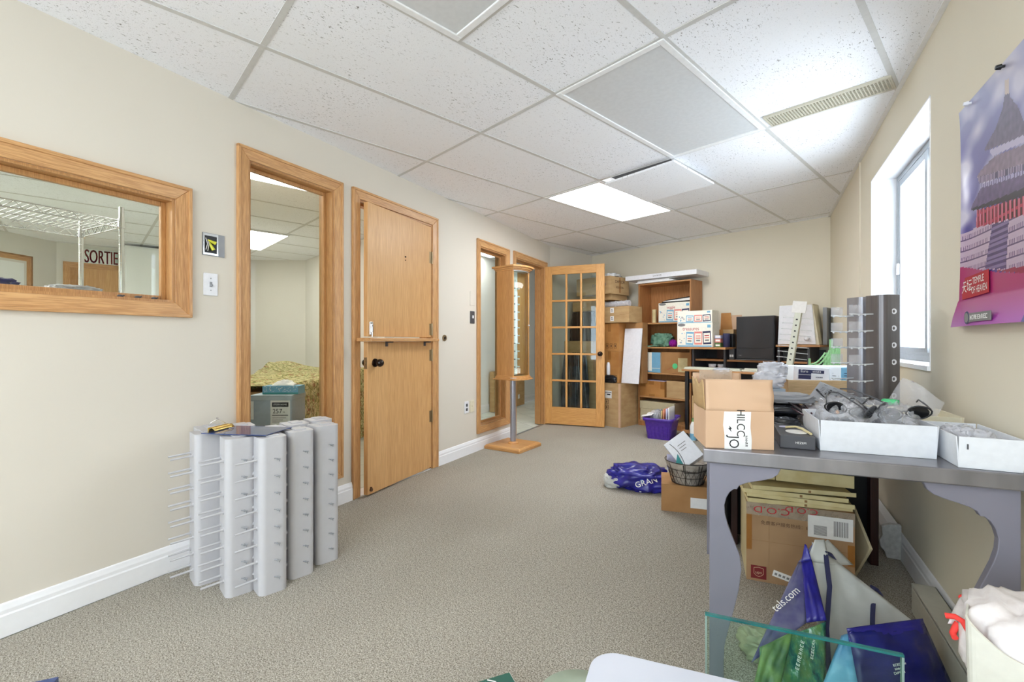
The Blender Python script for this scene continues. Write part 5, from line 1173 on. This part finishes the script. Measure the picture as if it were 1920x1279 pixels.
m.M = Matrix(); m.text('ups', .019, XZ(.049,-.0024,.041), 1); m.build('courier_logo', [mat('courier_maroon', (118,28,30), .7), M['cardp']], ub)
m = MB(); m.M = XZ(.14,-.0012,.042,rad(-14)); m.box(-.035,.045,-.014,.014,0,.0008,0)
for k in range(4): m.box(-.028+.016*k,-.018+.016*k,-.006,.004,.0008,.0013,1)
m.M = Matrix(); m.build('address_label', [M['sticker'], M['inkgrey']], ub)
pos = [(.38,.935,.3585,4,'lowest ivory slat of the stack on the shipping carton'),(.40,.93,.3785,-3,'second ivory slat from the bottom of the stack'),(.37,.93,.3985,1,'third ivory slat from the bottom of the stack'),(.39,.94,.4185,6,'fourth ivory slat from the bottom of the stack')]
for x, y, z, a, lab in pos:
    s_ = thing('ivory_shelf_piece', lab, 'shelf piece', Tw(x,y,z), TA+rad(a), 'ivory slats on the shipping carton')
    m = MB(); m.box(-.20,.20,-.17,.14,0,.005); m.box(-.20,.20,-.172,-.167,0,.0185); m.box(-.20,.20,.137,.142,0,.0185); m.box(-.205,-.2,-.172,.142,0,.0185); m.build('slat_panel', M['ivory'], s_, bevel=.0015)
    m = MB(); m.box(.02,.03,-.1735,-.172,.004,.014); m.build('slot', M['cardcut'], s_)
for x, y, z, w_, h_, a, lab in ((.47,.99,.4385,.30,.055,-2,'upper ivory tray lying on the slats'),(.255,1.0,.4385,.10,.06,3,'short ivory tray left of the upper one')):
    m = MB(); m.box(-w_/2,w_/2,-.13,.1,0,.006); m.box(-w_/2,w_/2,-.134,-.128,0,h_); m.box(-w_/2,w_/2,.095,.1,0,h_); tag(m.build('ivory_tray', M['ivory'], loc=Tw(x,y,z), rz=TA+rad(a), bevel=.0015), lab, 'tray')
m = MB(); m.box(-.006,.006,-.11,.11,-.13,.13); tag(m.build('leaning_board', M['cardbeige'], loc=Tw(.628,.93,.172), rot=(rad(35),rad(3),TA+rad(8)), bevel=.002), 'thin tan board tipped on its corner beside the shipping carton', 'board')
# heaters / foam along the window wall
ht = thing('baseboard_heater', 'long white baseboard heater low on the window wall under the desk', 'heater', Rw(-.83,0,.0), RR)
m = MB(); m.add([(0,.018,.03),(0,.075,.03),(0,.075,.13),(0,.055,.16),(0,.018,.165),(1.6,.018,.03),(1.6,.075,.03),(1.6,.075,.13),(1.6,.055,.16),(1.6,.018,.165)], [(0,1,2,3,4),(9,8,7,6,5),(0,5,6,1),(1,6,7,2),(2,7,8,3),(3,8,9,4),(4,9,5,0)]); m.build('heater_body', M['trimwhite'], ht)
m = MB(); plate2 = [(.012,.0),(.07,.0),(.078,.03),(.095,.05),(.10,.085),(.088,.11),(.092,.155),(.055,.172),(.012,.172)]; n_ = len(plate2); vs_ = [(-.03,y,z) for y,z in plate2]+[(0,y,z) for y,z in plate2]; m.add(vs_, [(i,(i+1)%n_,n_+(i+1)%n_,n_+i) for i in range(n_)]+[tuple(range(n_-1,-1,-1)), tuple(range(n_,2*n_))]); m.build('end_cap', M['styro'], ht, bevel=.004)
hb = thing('putty_casing', 'putty grey metal casing lying along the wall beneath the table', 'casing', Rw(-2.03,.018,0), RR)
m = MB(); m.box(0,.64,.0,.075,.108,.116); m.box(0,.64,.069,.075,.0,.100); m.box(.635,.64,0,.075,0,.116); m.box(0,.64,0,.006,0,.116); m.build('casing_body', M['boxgrey'], hb, bevel=.002)
m = MB(); m.box(0,.63,.02,.06,.0,.08); m.build('inner_strip', M['dgrey'], hb)
# ================================================================== floor clutter in front of the table
# --- big blue shopping bag
bg_ = thing('shopping_bag', 'large open blue shopping bag with landscape print under the table', 'bag', (0,0,0))
m = MB()
Pk, Pk2, Rt, Ct, Bs, Lt = (-0.464,1.937,0.372), (-0.443,1.989,0.364), (-0.212,2.09,0.121), (-0.4,1.77,0.174), (-0.387,1.726,-0.003), (-0.555,1.561,0.061)  # points baked from image pixels and assumed depths, as for the table clutter
panel(m, ((-0.41,1.76,-0.042), (-0.247,2.081,-0.065), (-0.214,2.116,0.109), (-0.485,1.957,0.352)), 20, .008, 1); m.build('lining', M['bagin'], bg_, solid=.002)
m = MB(); panel(m, ((-0.488,1.903,0.298), (-0.427,1.947,0.297), (-0.451,1.98,0.364), (-0.472,1.943,0.368)), 6, .003, 2); panel(m, ((-0.481,1.926,0.332), (-0.43,1.959,0.285), (-0.383,2.081,0.261), (-0.445,2,0.36)), 8, .003, 2); m.build('lining_corner', M['bagin'], bg_, solid=.002)
m = MB(); panel(m, ((-0.543,1.529,0.082), (-0.443,1.725,0.17), (-0.491,1.886,0.303), (-0.51,1.888,0.29)), 14, .006, 5); panel(m, ((-0.51,1.888,0.29), (-0.491,1.886,0.303), (-0.483,1.923,0.328), (-0.47,1.948,0.367)), 6, .002, 5); m.build('faded_side', M['bagfaded'], bg_, solid=.002)
m = MB(); panel(m, ((-0.443,1.725,0.17), (-0.395,1.761,0.185), (-0.47,1.894,0.311), (-0.499,1.881,0.297)), 14, .005, 7, bulge=.008); panel(m, ((-0.499,1.881,0.297), (-0.47,1.894,0.311), (-0.491,1.914,0.351), (-0.497,1.918,0.352)), 6, .002, 5); m.build('blue_fold', M['bagblue'], bg_, solid=.002)
m = MB(); panel(m, ((-0.506,1.51,0.034), (-0.379,1.676,0.018), (-0.396,1.753,0.183), (-0.529,1.559,0.124)), 20, .009, 9); m.build('water_print_panel', M['seagreen'], bg_, solid=.002)
m = MB(); panel(m, ((-0.524,1.491,0.034), (-0.463,1.534,0.042), (-0.459,1.641,0.171), (-0.518,1.556,0.134)), 14, .008, 10); m.build('leaf_print_panel', M['leaf'], bg_, solid=.002)
m = MB(); panel(m, ((-0.382,1.643,0.034), (-0.264,1.711,0.061), (-0.322,1.707,0.202), (-0.35,1.736,0.167)), 14, .006, 11); m.build('sky_print_panel', M['sky'], bg_, solid=.002)
m = MB(); panel(m, ((-0.287,1.642,0.071), (-0.1,1.886,0.048), (-0.175,1.924,0.21), (-0.325,1.69,0.212)), 18, .010, 13, bulge=.03); m.build('front_panel', M['bagblue2'], bg_, solid=.002)
m = MB(); panel(m, ((-0.316,1.675,0.177), (-0.165,1.902,0.184), (-0.178,1.928,0.217), (-0.328,1.694,0.218)), 14, .005, 15, bulge=.008); m.build('hem', M['bagblue'], bg_, solid=.003)
for a, b, c, d_ in (((-0.441,1.953,0.321),(-0.417,1.899,0.235),(-0.406,1.808,0.131),(-0.384,1.744,0.018)),((-0.326,2.077,0.206),(-0.319,2.048,0.172),(-0.315,2.008,0.142),(-0.309,1.964,0.112))):
    m = MB(); pts = [Vector(x) for x in (a, b, c, d_)]
    s0 = Vector((.0055,.006,0))
    vs = []
    for p in pts: vs += [tuple(p-s0), tuple(p+s0)]
    m.add(vs, [(2*i,2*i+1,2*i+3,2*i+2) for i in range(3)]); m.build('strap', M['navy'], bg_, solid=.003)
for a, b in (((-0.445,1.956,0.33),(-0.419,1.999,0.295)),((-0.332,2.077,0.207),(-0.299,2.099,0.174))):
    m = MB(); m.tube([a, tuple((Vector(a)+Vector(b))/2+Vector((0,0,.004))), b], [.004,.007,.001], 6); m.build('handle_stub', M['navy'], bg_)
# lettering runs up the faded side
A_, B_, D_ = Vector((-0.529,1.676,0.184)), Vector((-0.479,1.774,0.242)), Vector((-0.544,1.704,0.209))
ex = (B_-A_).normalized(); ez = ex.cross(D_-A_).normalized(); ey = ez.cross(ex)
Mt = Matrix(((ex.x,ey.x,ez.x,0),(ex.y,ey.y,ez.y,0),(ex.z,ey.z,ez.z,0),(0,0,0,1)))
C0 = (A_+B_)/2
nz = ez if ez.dot(Vector((0,0,CAMZ))-C0) > 0 else ez
m = MB(); m.text('tels.com', .034, Matrix.Translation(C0+ez*.020) @ Mt, 0); m.build('lettering', M['sticker'], bg_)
C1 = Vector((-0.448,1.631,0.112)); m = MB()
def facing(p, ang):     # plate turned towards the room, leaning back like the bag side
    return Matrix.Translation(p) @ Matrix.Rotation(rad(47), 4, 'Z') @ Matrix.Rotation(rad(62), 4, 'X') @ Matrix.Rotation(ang, 4, 'Z')
m.scrib(8, .015, facing(C1+Vector((.02,-.03,.02)), rad(62)), 0); m.scrib(7, .011, facing(Vector((-0.424,1.671,0.122))+Vector((.02,-.03,.02)), rad(66)), 0); m.build('lettering', M['sticker'], bg_)
m = MB(); C2 = Vector((-0.226,1.752,0.127))
for k in range(3): m.scrib([7,5,6][k], .008, facing(C2+Vector((.018,-.03,.03-.012*k)), rad(8)), 0)
m.build('lettering', M['sticker'], bg_)
m = MB(); m.lump((0,0,0), (.15,.13,.07), .35, 2.6, 17); tag(m.build('plastic_bag', M['foilg'], loc=(-0.567,1.733,0), rz=.6), 'yellowish clear plastic bag on the carpet left of the shopping bag', 'bag')
# --- glass pane standing on edge
gl = thing('glass_pane', 'thick glass pane with green edges standing upright near the camera', 'glass pane', Tw(.004,-.458,0), TA-rad(.3))
m = MB(); m.box(.004,.357,-.004,.004,.004,.466); m.build('pane', M['edgeglass'], gl)
m = MB(); m.box(0,.361,-.0045,.0045,.466,.4705); m.build('top_edge', M['edgegreen'], gl)
for x in (0,.357): m = MB(); m.box(x,x+.004,-.0045,.0045,0,.466); m.build('side_edge', M['edgepale'], gl)
m = MB(); m.box(0,.361,-.0045,.0045,0,.004); m.build('bottom_edge', M['edgegreen'], gl)
# --- pale plastic stool
so = thing('plastic_stool', 'light grey plastic stool seat at the bottom edge of the picture', 'stool', Tw(.035,-.86,0), TA+rad(2))
m = MB(); m.prism(rr(.235,.225,.055,8), .425, .45); m.build('seat', M['plblue'], so, bevel=.006, seg=3)
for x in (-.17,.17):
    for y in (-.17,.17): m = MB(); m.cyl((x*1.08,y*1.08,0),(x,y,.425),.018,.022,14); m.build('leg', M['plblue'], so)
gt = thing('green_tub', 'pale green plastic tub beneath the grey stool', 'tub', (-0.641,0.808,0.296)[:2]+(.27,), TA)
m = MB(); m.lathe([(.10,0),(.105,.01),(.10,.02),(.05,.024)], 40); m.build('lid', M['palegreen'], gt); m = MB(); m.lathe([(.075,-.27),(.09,0)], 40); m.build('tub_body', M['palegreen'], gt)
gk = thing('green_carton', 'dark green and white carton lying at the bottom edge', 'box', (-1.063,0.98,0.048)[:2]+(0,), rad(250))
m = MB(); m.box(0,.16,0,.11,0,.048,0); m.box(-.001,0,.0,.11,0,.048,1); m.box(0,.16,.11,.111,0,.048,1); m.box(0,.05,.098,.11,.0478,.0484,1)
m.tube([(.075,.004,.0481),(.055,.02,.0481),(.05,.045,.0481),(.065,.06,.0481)], .002, 5, 1); m.tube([(.085,.012,.0481),(.068,.03,.0481),(.075,.055,.0481)], .002, 5, 1); m.build('box_body', [M['papergreen'], M['sticker']], gk, bevel=.001)
bk = thing('blue_carton', 'blue box corner at the lower left edge of the picture', 'box', (-2.039,-0.055,0.03)[:2]+(0,), rad(250))
m = MB(); m.box(0,.1,0,.14,0,.03); m.build('box_body', M['clipblue'], bk, bevel=.002)
# --- white bin with the shirt
wbn = thing('white_bin', 'white plastic bin with curved rim in the lower right corner', 'bin', (.030,1.425,0), 0)
m = MB()
lev = rr(.088,.092,.016,4); n = len(lev)
def rim(x, y): return .515-.055*max(0, math.sin(PI*(x+.088)/.176))*(1 if y < 0 else .3)
o_ = [(x*.86,y*.86,.0) for x,y in lev]; tp = [(x,y,rim(x,y)) for x,y in lev]; ti = [(x*.95,y*.95,rim(x,y)) for x,y in lev]; bi = [(x*.82,y*.82,.01) for x,y in lev]
vs = []; 
def dens(ring):     # subdivide straight sides so the rim can curve
    out = []
    for i in range(len(ring)):
        a, b = Vector(ring[i]), Vector(ring[(i+1)%len(ring)]); k = max(1, int((b-a).length/.012))
        for j in range(k): out.append(a.lerp(b, j/k))
    return out
base2 = dens([(x,y,0) for x,y in lev]); n = len(base2)
rings = [[(p.x*.86,p.y*.86,0) for p in base2],[(p.x,p.y,rim(p.x,p.y)) for p in base2],[(p.x*.96,p.y*.96,rim(p.x,p.y)) for p in base2],[(p.x*.82,p.y*.82,.01) for p in base2]]
vs = [p for r_ in rings for p in r_]
m.add(vs, [(k*n+i,k*n+(i+1)%n,(k+1)*n+(i+1)%n,(k+1)*n+i) for k in range(3) for i in range(n)], 0, False)
m.add(rings[0], [tuple(range(n-1,-1,-1))]); m.add(rings[3], [tuple(range(n))]); m.build('tub', M['bin'], wbn)
shm = thing('shirt', 'white shirt with red trim stuffed into the white bin', 'shirt', (.03,1.45,.36))
m = MB(); m.lump((0,0,0), (.19,.20,.175), .22, 1.9, 8, flat=0); m.build('cloth', M['shirt'], shm)
m = MB(); panel(m, ((-0.087,1.403,0.464), (-0.029,1.465,0.438), (-0.021,1.62,0.462), (-0.074,1.533,0.474)), 12, .006, 4, bulge=.02); o = m.build('sleeve', M['shirt'], shm, solid=.006); o.matrix_parent_inverse = Matrix.Translation((-.03,-1.45,-.36))
for pts in (((-0.09,1.385,0.486),(-0.075,1.385,0.49),(-0.062,1.378,0.488),(-0.052,1.374,0.471),(-0.044,1.368,0.46)),((-0.072,1.536,0.475),(-0.058,1.58,0.474),(-0.046,1.608,0.474),(-0.036,1.633,0.467)),((-0.075,1.385,0.444),(-0.079,1.396,0.447),(-0.076,1.399,0.458),(-0.071,1.405,0.47))):
    m = MB(); m.tube(pts, .0062, 8); o = m.build('trim', M['redtrim'], shm); o.matrix_parent_inverse = Matrix.Translation((-.03,-1.45,-.36))
# --- brown box, wire basket, blue bag further back
bxx = carton('low_brown_box', 'low brown carton with a white label holding the wire basket', 'box', (-1.511,2.723,0)[:2]+(0,), rad(29), .335, .28, .172, 'cardd', tape=False)
m = MB(); m.box(.175,.28,-.0012,0,.035,.10); m.build('label', M['sticker'], bxx)
wk = thing('wire_basket', 'round dark wire basket with cloth lining on the low brown carton', 'basket', (-1.409,2.873,0.198)[:2]+(.1735,), rad(20))
m = MB()
def bk_r(z): return .092+.045*z/.145
m.lathe([(.088,.004),(bk_r(.10)-.004,.10),(bk_r(.145)-.003,.146),(bk_r(.145)+.004,.140),(bk_r(.11)+.001,.108)], 40); m.build('lining', M['basketcloth'], wk)
m = MB()
for z in (.004,.05,.098,.145): r_ = bk_r(z)+.003; m.tube([(r_*math.cos(2*PI*i/36), r_*math.sin(2*PI*i/36), z) for i in range(36)], .0026 if z in (.004,.145) else .0016, 6, closed=True)
for i in range(22):
    for s_ in (1,-1):
        m.tube([((bk_r(z)+.0035)*math.cos(2*PI*i/22+s_*z*3.2), (bk_r(z)+.0035)*math.sin(2*PI*i/22+s_*z*3.2), z) for z in (.004,.03,.06,.09,.105)], .0012, 4)
for i in range(8): m.tube([((bk_r(z)+.004)*math.cos(2*PI*i/8), (bk_r(z)+.004)*math.sin(2*PI*i/8), z) for z in (.004,.145)], .0022, 5)
m.build('wire_frame', M['wire'], wk)
m = MB(); a0 = rad(-75); rr_ = .145
m.tube([(rr_*math.cos(a0-.33), rr_*math.sin(a0-.33), .14),(rr_*math.cos(a0-.3), rr_*math.sin(a0-.3), .095),(rr_*math.cos(a0+.3), rr_*math.sin(a0+.3), .095),(rr_*math.cos(a0+.33), rr_*math.sin(a0+.33), .14)], .003, 6); m.build('handle', M['wire'], wk)
wc_ = thing('white_carton', 'white printed carton tilted inside the wire basket', 'box', (-1.388,2.866,0.324), 0, rot=(rad(-28),rad(-38),rad(40)))
m = MB(); m.box(-.075,.085,-.05,.05,-.03,.16,0); m.build('box_body', M['white'], wc_, bevel=.003)
m = MB()
for k in range(3): m.box(-.01,.05-.01*k,-.0508,-.05,.10-.018*k,.104-.018*k)
m.tube([(-.05+.02*math.sin(i*.3), -.0508, -.02+.018*i) for i in range(10)], .003, 4); m.build('printing', M['inkgrey'], wc_)
m = MB(); m.box(0,.13,0,.012,0,.10); tag(m.build('pale_folder', M['lav'], loc=(-1.512,2.807,0.248), rot=(rad(-20),rad(12),rad(60)), bevel=.004), 'pale plastic folder at the left inside the wire basket', 'folder')
m = MB(); m.prism([(0,0),(.06,0),(.02,.08)], 0, .004); tag(m.build('teal_card', M['teal'], loc=(-1.434,2.758,0.287), rot=(rad(75),0,rad(45))), 'small teal card tucked in the wire basket', 'card')
sb = thing('blue_carrier_bag', 'crumpled blue and white carrier bag lying on the carpet', 'bag', (-1.881,3.045,0), rad(25))
m = MB(); m.lump((0,0,0), (.40,.30,.17), .28, 2.1, 5, n=60, k=36, flat=.45); m.build('bag_body', M['bagblue'], sb)
m = MB(); m.lump((-.17,-.03,0), (.14,.2,.10), .3, 2.4, 8, flat=.4); m.build('white_end', M['bagin'], sb)
m = MB(); m.lump((.045,-.045,.012), (.15,.16,.135), .2, 2.4, 11, flat=.4); m.build('pale_print', M['sky'], sb)
m = MB()
for k, (tx_, sz) in enumerate((('GRAN', .058),('SALE', .054))): m.text(tx_, sz, Matrix.Translation((.075,-.152+.02*k,.035+.045*(1-k))) @ Matrix.Rotation(rad(62),4,'X') @ Matrix.Rotation(rad(22),4,'Z'), 0)
m.text('o2', .04, Matrix.Translation((-.13,-.13,.08)) @ Matrix.Rotation(rad(55),4,'X') @ Matrix.Rotation(rad(40),4,'Z'), 0)
m.build('lettering', M['sticker'], sb)

# ================================================================== poster on the window wall
po = thing('poster', 'glossy poster of a round red temple, pinned to the window wall', 'poster', tuple(OR_), RR)
SL, SRt, ZB, ZT = -1.585, -2.24, 1.138, 1.900
def psurf(a, b):        # a: 0 left .. 1 right, b: 0 bottom .. 1 top
    s = SL+(SRt-SL)*a; z = ZB+(ZT-ZB)*b
    s -= .085*math.sin(PI*min(1, max(0, (b-.05)/.95)))**.8*(1-a)**6*(.9 if b > .12 else .6)
    off = .006+.035*max(0, .12-b)/.12*(.3+.7*math.sin(PI*(.15+.7*a)))+.016*(1-a)**8*math.sin(PI*b)
    z -= .02*a*(1-b)*0
    return (s, off, z)
def inpoly(x, y, P):
    c = False; n = len(P)
    for i in range(n):
        x0, y0 = P[i]; x1, y1 = P[i-1]
        if (y0 > y) != (y1 > y) and x < (x1-x0)*(y-y0)/(y1-y0)+x0: c = not c
    return c
PP = [  # layers in wall coordinates (s, z), later ones on top
 ('roof1', (118,104,124), [(-1.949,1.836),(-1.926,1.77),(-1.879,1.728),(-1.809,1.698),(-1.797,1.689),(-1.939,1.66),(-2.073,1.635),(-2.017,1.73),(-1.971,1.78)]),
 ('spire', (230,210,190), [(-1.939,1.841),(-1.939,1.801),(-1.962,1.794),(-1.962,1.836)]),
 ('wall1', (214,206,226), [(-1.835,1.678),(-1.857,1.652),(-2.073,1.618),(-2.073,1.637)]),
 ('roof2', (150,128,140), [(-1.871,1.647),(-1.777,1.636),(-1.749,1.625),(-1.757,1.61),(-2.099,1.555),(-2.099,1.607)]),
 ('eave2', (72,52,96), [(-1.753,1.62),(-1.765,1.596),(-2.099,1.539),(-2.099,1.555)]),
 ('wall2', (196,190,220), [(-1.781,1.591),(-1.781,1.577),(-2.099,1.525),(-2.099,1.539)]),
 ('roof3', (112,92,128), [(-1.777,1.578),(-1.724,1.545),(-1.707,1.526),(-2.099,1.493),(-2.099,1.528)]),
 ('eave3', (40,28,46), [(-1.707,1.53),(-1.724,1.52),(-2.099,1.47),(-2.099,1.495)]),
 ('redw', (206,52,84), [(-1.749,1.514),(-1.741,1.459),(-2.099,1.418),(-2.099,1.47)]),
 ('terrace', (222,200,214), [(-1.741,1.459),(-1.644,1.456),(-1.634,1.343),(-2.099,1.267),(-2.099,1.421)]),
 ('stairs', (150,132,172), [(-1.857,1.445),(-1.805,1.316),(-1.946,1.296),(-1.962,1.433)]),
 ('band', (206,72,128), [(-1.634,1.347),(-1.556,1.242),(-1.535,1.117),(-2.112,1.108),(-2.112,1.262),(-1.879,1.296)]),
 ('band2', (176,52,84), [(-1.879,1.299),(-2.112,1.287),(-2.112,1.26)]),
]
def pcol(s, z):
    q = Vector((s*7, z*9, 3))
    n1 = mnoise.noise(q)+.5*mnoise.noise(q*2.2)
    t_ = (z-1.45)/.45
    sky = Vector((84,76,156)).lerp(Vector((176,178,206)), max(0, min(1, t_-.05)))
    k = max(0, min(1, (n1+.12+.25*abs(t_-.35))*1.6)); c = sky.lerp(Vector((228,224,234)), k)
    for nm, rgb, P_ in PP:
        if inpoly(s, z, P_):
            c = Vector(rgb)
            if nm == 'redw':
                u = (s*40) % 1
                if u < .18: c = Vector((238,150,170))
                elif .55 < u < .80 and (z*26) % 1 < .75: c = Vector((60,20,36))
            elif nm == 'terrace':
                f = (z*28) % 1
                if f < .18: c = Vector((120,96,132))
                elif f < .5 and (s*90) % 1 < .4: c = Vector((150,124,158))
            elif nm == 'stairs' and (z*60) % 1 < .45: c = Vector((98,78,126))
            elif nm in ('roof2','roof3','roof1'): c = c*(1+.18*mnoise.noise(Vector((s*60, z*60, 1))))
            elif nm in ('eave2',) and (s*110) % 1 < .4: c = Vector((200,180,200))
            elif nm == 'wall2' and (s*70) % 1 < .3: c = Vector((96,80,130))
            elif nm == 'band': c = Vector((204,70,128)).lerp(Vector((196,88,190)), max(0, min(1, (1.25-z)/.1)))
    return c*.9-Vector((14,16,8))
NA, NB = 130, 170
m = MB(); m.grid(lambda u, v: psurf(u, v), NA, NB, 0, True)
pt = NT('poster_print'); ca = pt.node('ShaderNodeVertexColor', layer_name='print'); pt.base(ca.outputs['Color']); pt.b.inputs['Roughness'].default_value = .28
ob = m.build('printed_sheet', pt.mat, po)
at_ = ob.data.color_attributes.new('print', 'FLOAT_COLOR', 'CORNER')
cols = []
for f in ob.data.polygons:
    c = Vector((0,0,0))
    for vi in f.vertices: c += ob.data.vertices[vi].co
    c /= 4; rgb = lin(tuple(max(0, min(255, x)) for x in pcol(c.x, c.z)))
    for _ in f.loop_indices: cols += rgb
at_.data.foreach_set('color', cols)
def on_poster(s, z, off=.0): 
    a = (s-SL)/(SRt-SL); b = (z-ZB)/(ZT-ZB); return psurf(a, b)[1]+off
m = MB(); lx, lz = (-1.741,1.271)
ya = on_poster(lx, lz, .004)
m.M = XZb(lx, ya, lz, rad(2)); m.box(-.105,.105,-.036,.036,-.001,.0006,0); m.M = Matrix()
m.text('天坛', .045, XZb(lx+.062, ya+.0012, lz, rad(2)), 1); m.text('TEMPLE', .032, XZb(lx-.03, ya+.0012, lz+.016, rad(2)), 1, sx=.82); m.text('OF HEAVEN', .032, XZb(lx-.038, ya+.0012, lz-.014, rad(2)), 1, sx=.7)
m.build('title_panel', [M['inkred'], M['sticker']], po)
m = MB(); lx, lz = (-1.857,1.164); ya = on_poster(lx, lz, .009)
m.M = XZb(lx, ya, lz, 0); m.box(-.07,.095,-.014,.014,-.001,.0006,0); m.M = Matrix()
m.scrib(9, .02, XZb(lx-.012, ya+.0012, lz), 1); m.M = XZb(lx+.082, ya, lz); m.lathe([(.021,0),(.02,.0012)], 20, 2); m.lathe([(.016,.0012),(.0155,.002)], 20, 0); m.M = Matrix()
m.build('logo_strip', [M['inkgrey'], M['sticker'], M['navy']], po)
for (s_, z_, mt) in ((*(-1.939,1.884),'black'),(*(-1.698,1.887),'white')):
    m = MB(); m.cyl((s_,.002,z_),(s_,.02,z_),.004,n=10); m.cyl((s_,.014,z_),(s_,.026,z_),.008,.006,12); m.build('push_pin', M[mt], po)
# ================================================================== light, world, camera
w = bpy.data.worlds.new('world'); SC.world = w; w.use_nodes = True
nt = w.node_tree; bg = nt.nodes['Background']; bg.inputs['Strength'].default_value = 1
tc = nt.nodes.new('ShaderNodeTexCoord'); sx = nt.nodes.new('ShaderNodeSeparateXYZ'); nt.links.new(tc.outputs['Generated'], sx.inputs[0])
rp = nt.nodes.new('ShaderNodeValToRGB'); cr = rp.color_ramp       # lower half set brighter than the sky, added fill for the ceiling
mr = nt.nodes.new('ShaderNodeMapRange'); mr.inputs['From Min'].default_value = -1; nt.links.new(sx.outputs['Z'], mr.inputs['Value'])
nt.links.new(mr.outputs[0], rp.inputs['Fac'])
GROUND_FILL, SKY = 8.8, 6.2
cr.elements[0].position = .47; cr.elements[0].color = (.94, .97, 1, 1); cr.elements[1].position = .53; cr.elements[1].color = (SKY/GROUND_FILL*.93, SKY/GROUND_FILL*.97, SKY/GROUND_FILL, 1)
sc_ = nt.nodes.new('ShaderNodeVectorMath'); sc_.operation = 'SCALE'; sc_.inputs['Scale'].default_value = GROUND_FILL
nt.links.new(rp.outputs['Color'], sc_.inputs[0]); nt.links.new(sc_.outputs[0], bg.inputs['Color'])
def area(name, loc, rot, sx, sy, power, col=(1,1,1)):
    l = bpy.data.lights.new(name, 'AREA'); l.shape = 'RECTANGLE'; l.size = sx; l.size_y = sy; l.energy = power; l.color = col
    o = bpy.data.objects.new(name, l); COL.objects.link(o); o.location = loc; o.rotation_euler = rot; return o
# sampling portals: the right wall window and the added window behind the camera
for a, b in ((WR[0], WR[1]),):
    p = Rw((a+b)/2, -.26, 1.55); o = area('window_daylight', p, (PI/2, 0, RR), b-a-.02, 1.1, 10); o.data.cycles.is_portal = True
o = area('window_daylight', ((WF[0]+WF[1])/2, -2.86, 1.35), (PI/2, 0, 0), 2.96, 1.76, 10); o.data.cycles.is_portal = True
cam = bpy.data.cameras.new('camera'); co = bpy.data.objects.new('camera', cam); COL.objects.link(co)
co.location = (0, 0, CAMZ); co.rotation_euler = (PI/2, 0, rad(47)); cam.sensor_width = 36; cam.lens = 863/1920*36; cam.shift_y = .5/1920; cam.clip_start = .05
SC.camera = co
vs = SC.view_settings; vs.view_transform = 'Standard'; vs.look = 'None'; vs.exposure = .40; vs.gamma = 1; vs.use_curve_mapping = False
SC.cycles.max_bounces = 10; SC.cycles.diffuse_bounces = 7; SC.cycles.transparent_max_bounces = 20; SC.cycles.caustics_reflective = False; SC.cycles.caustics_refractive = False
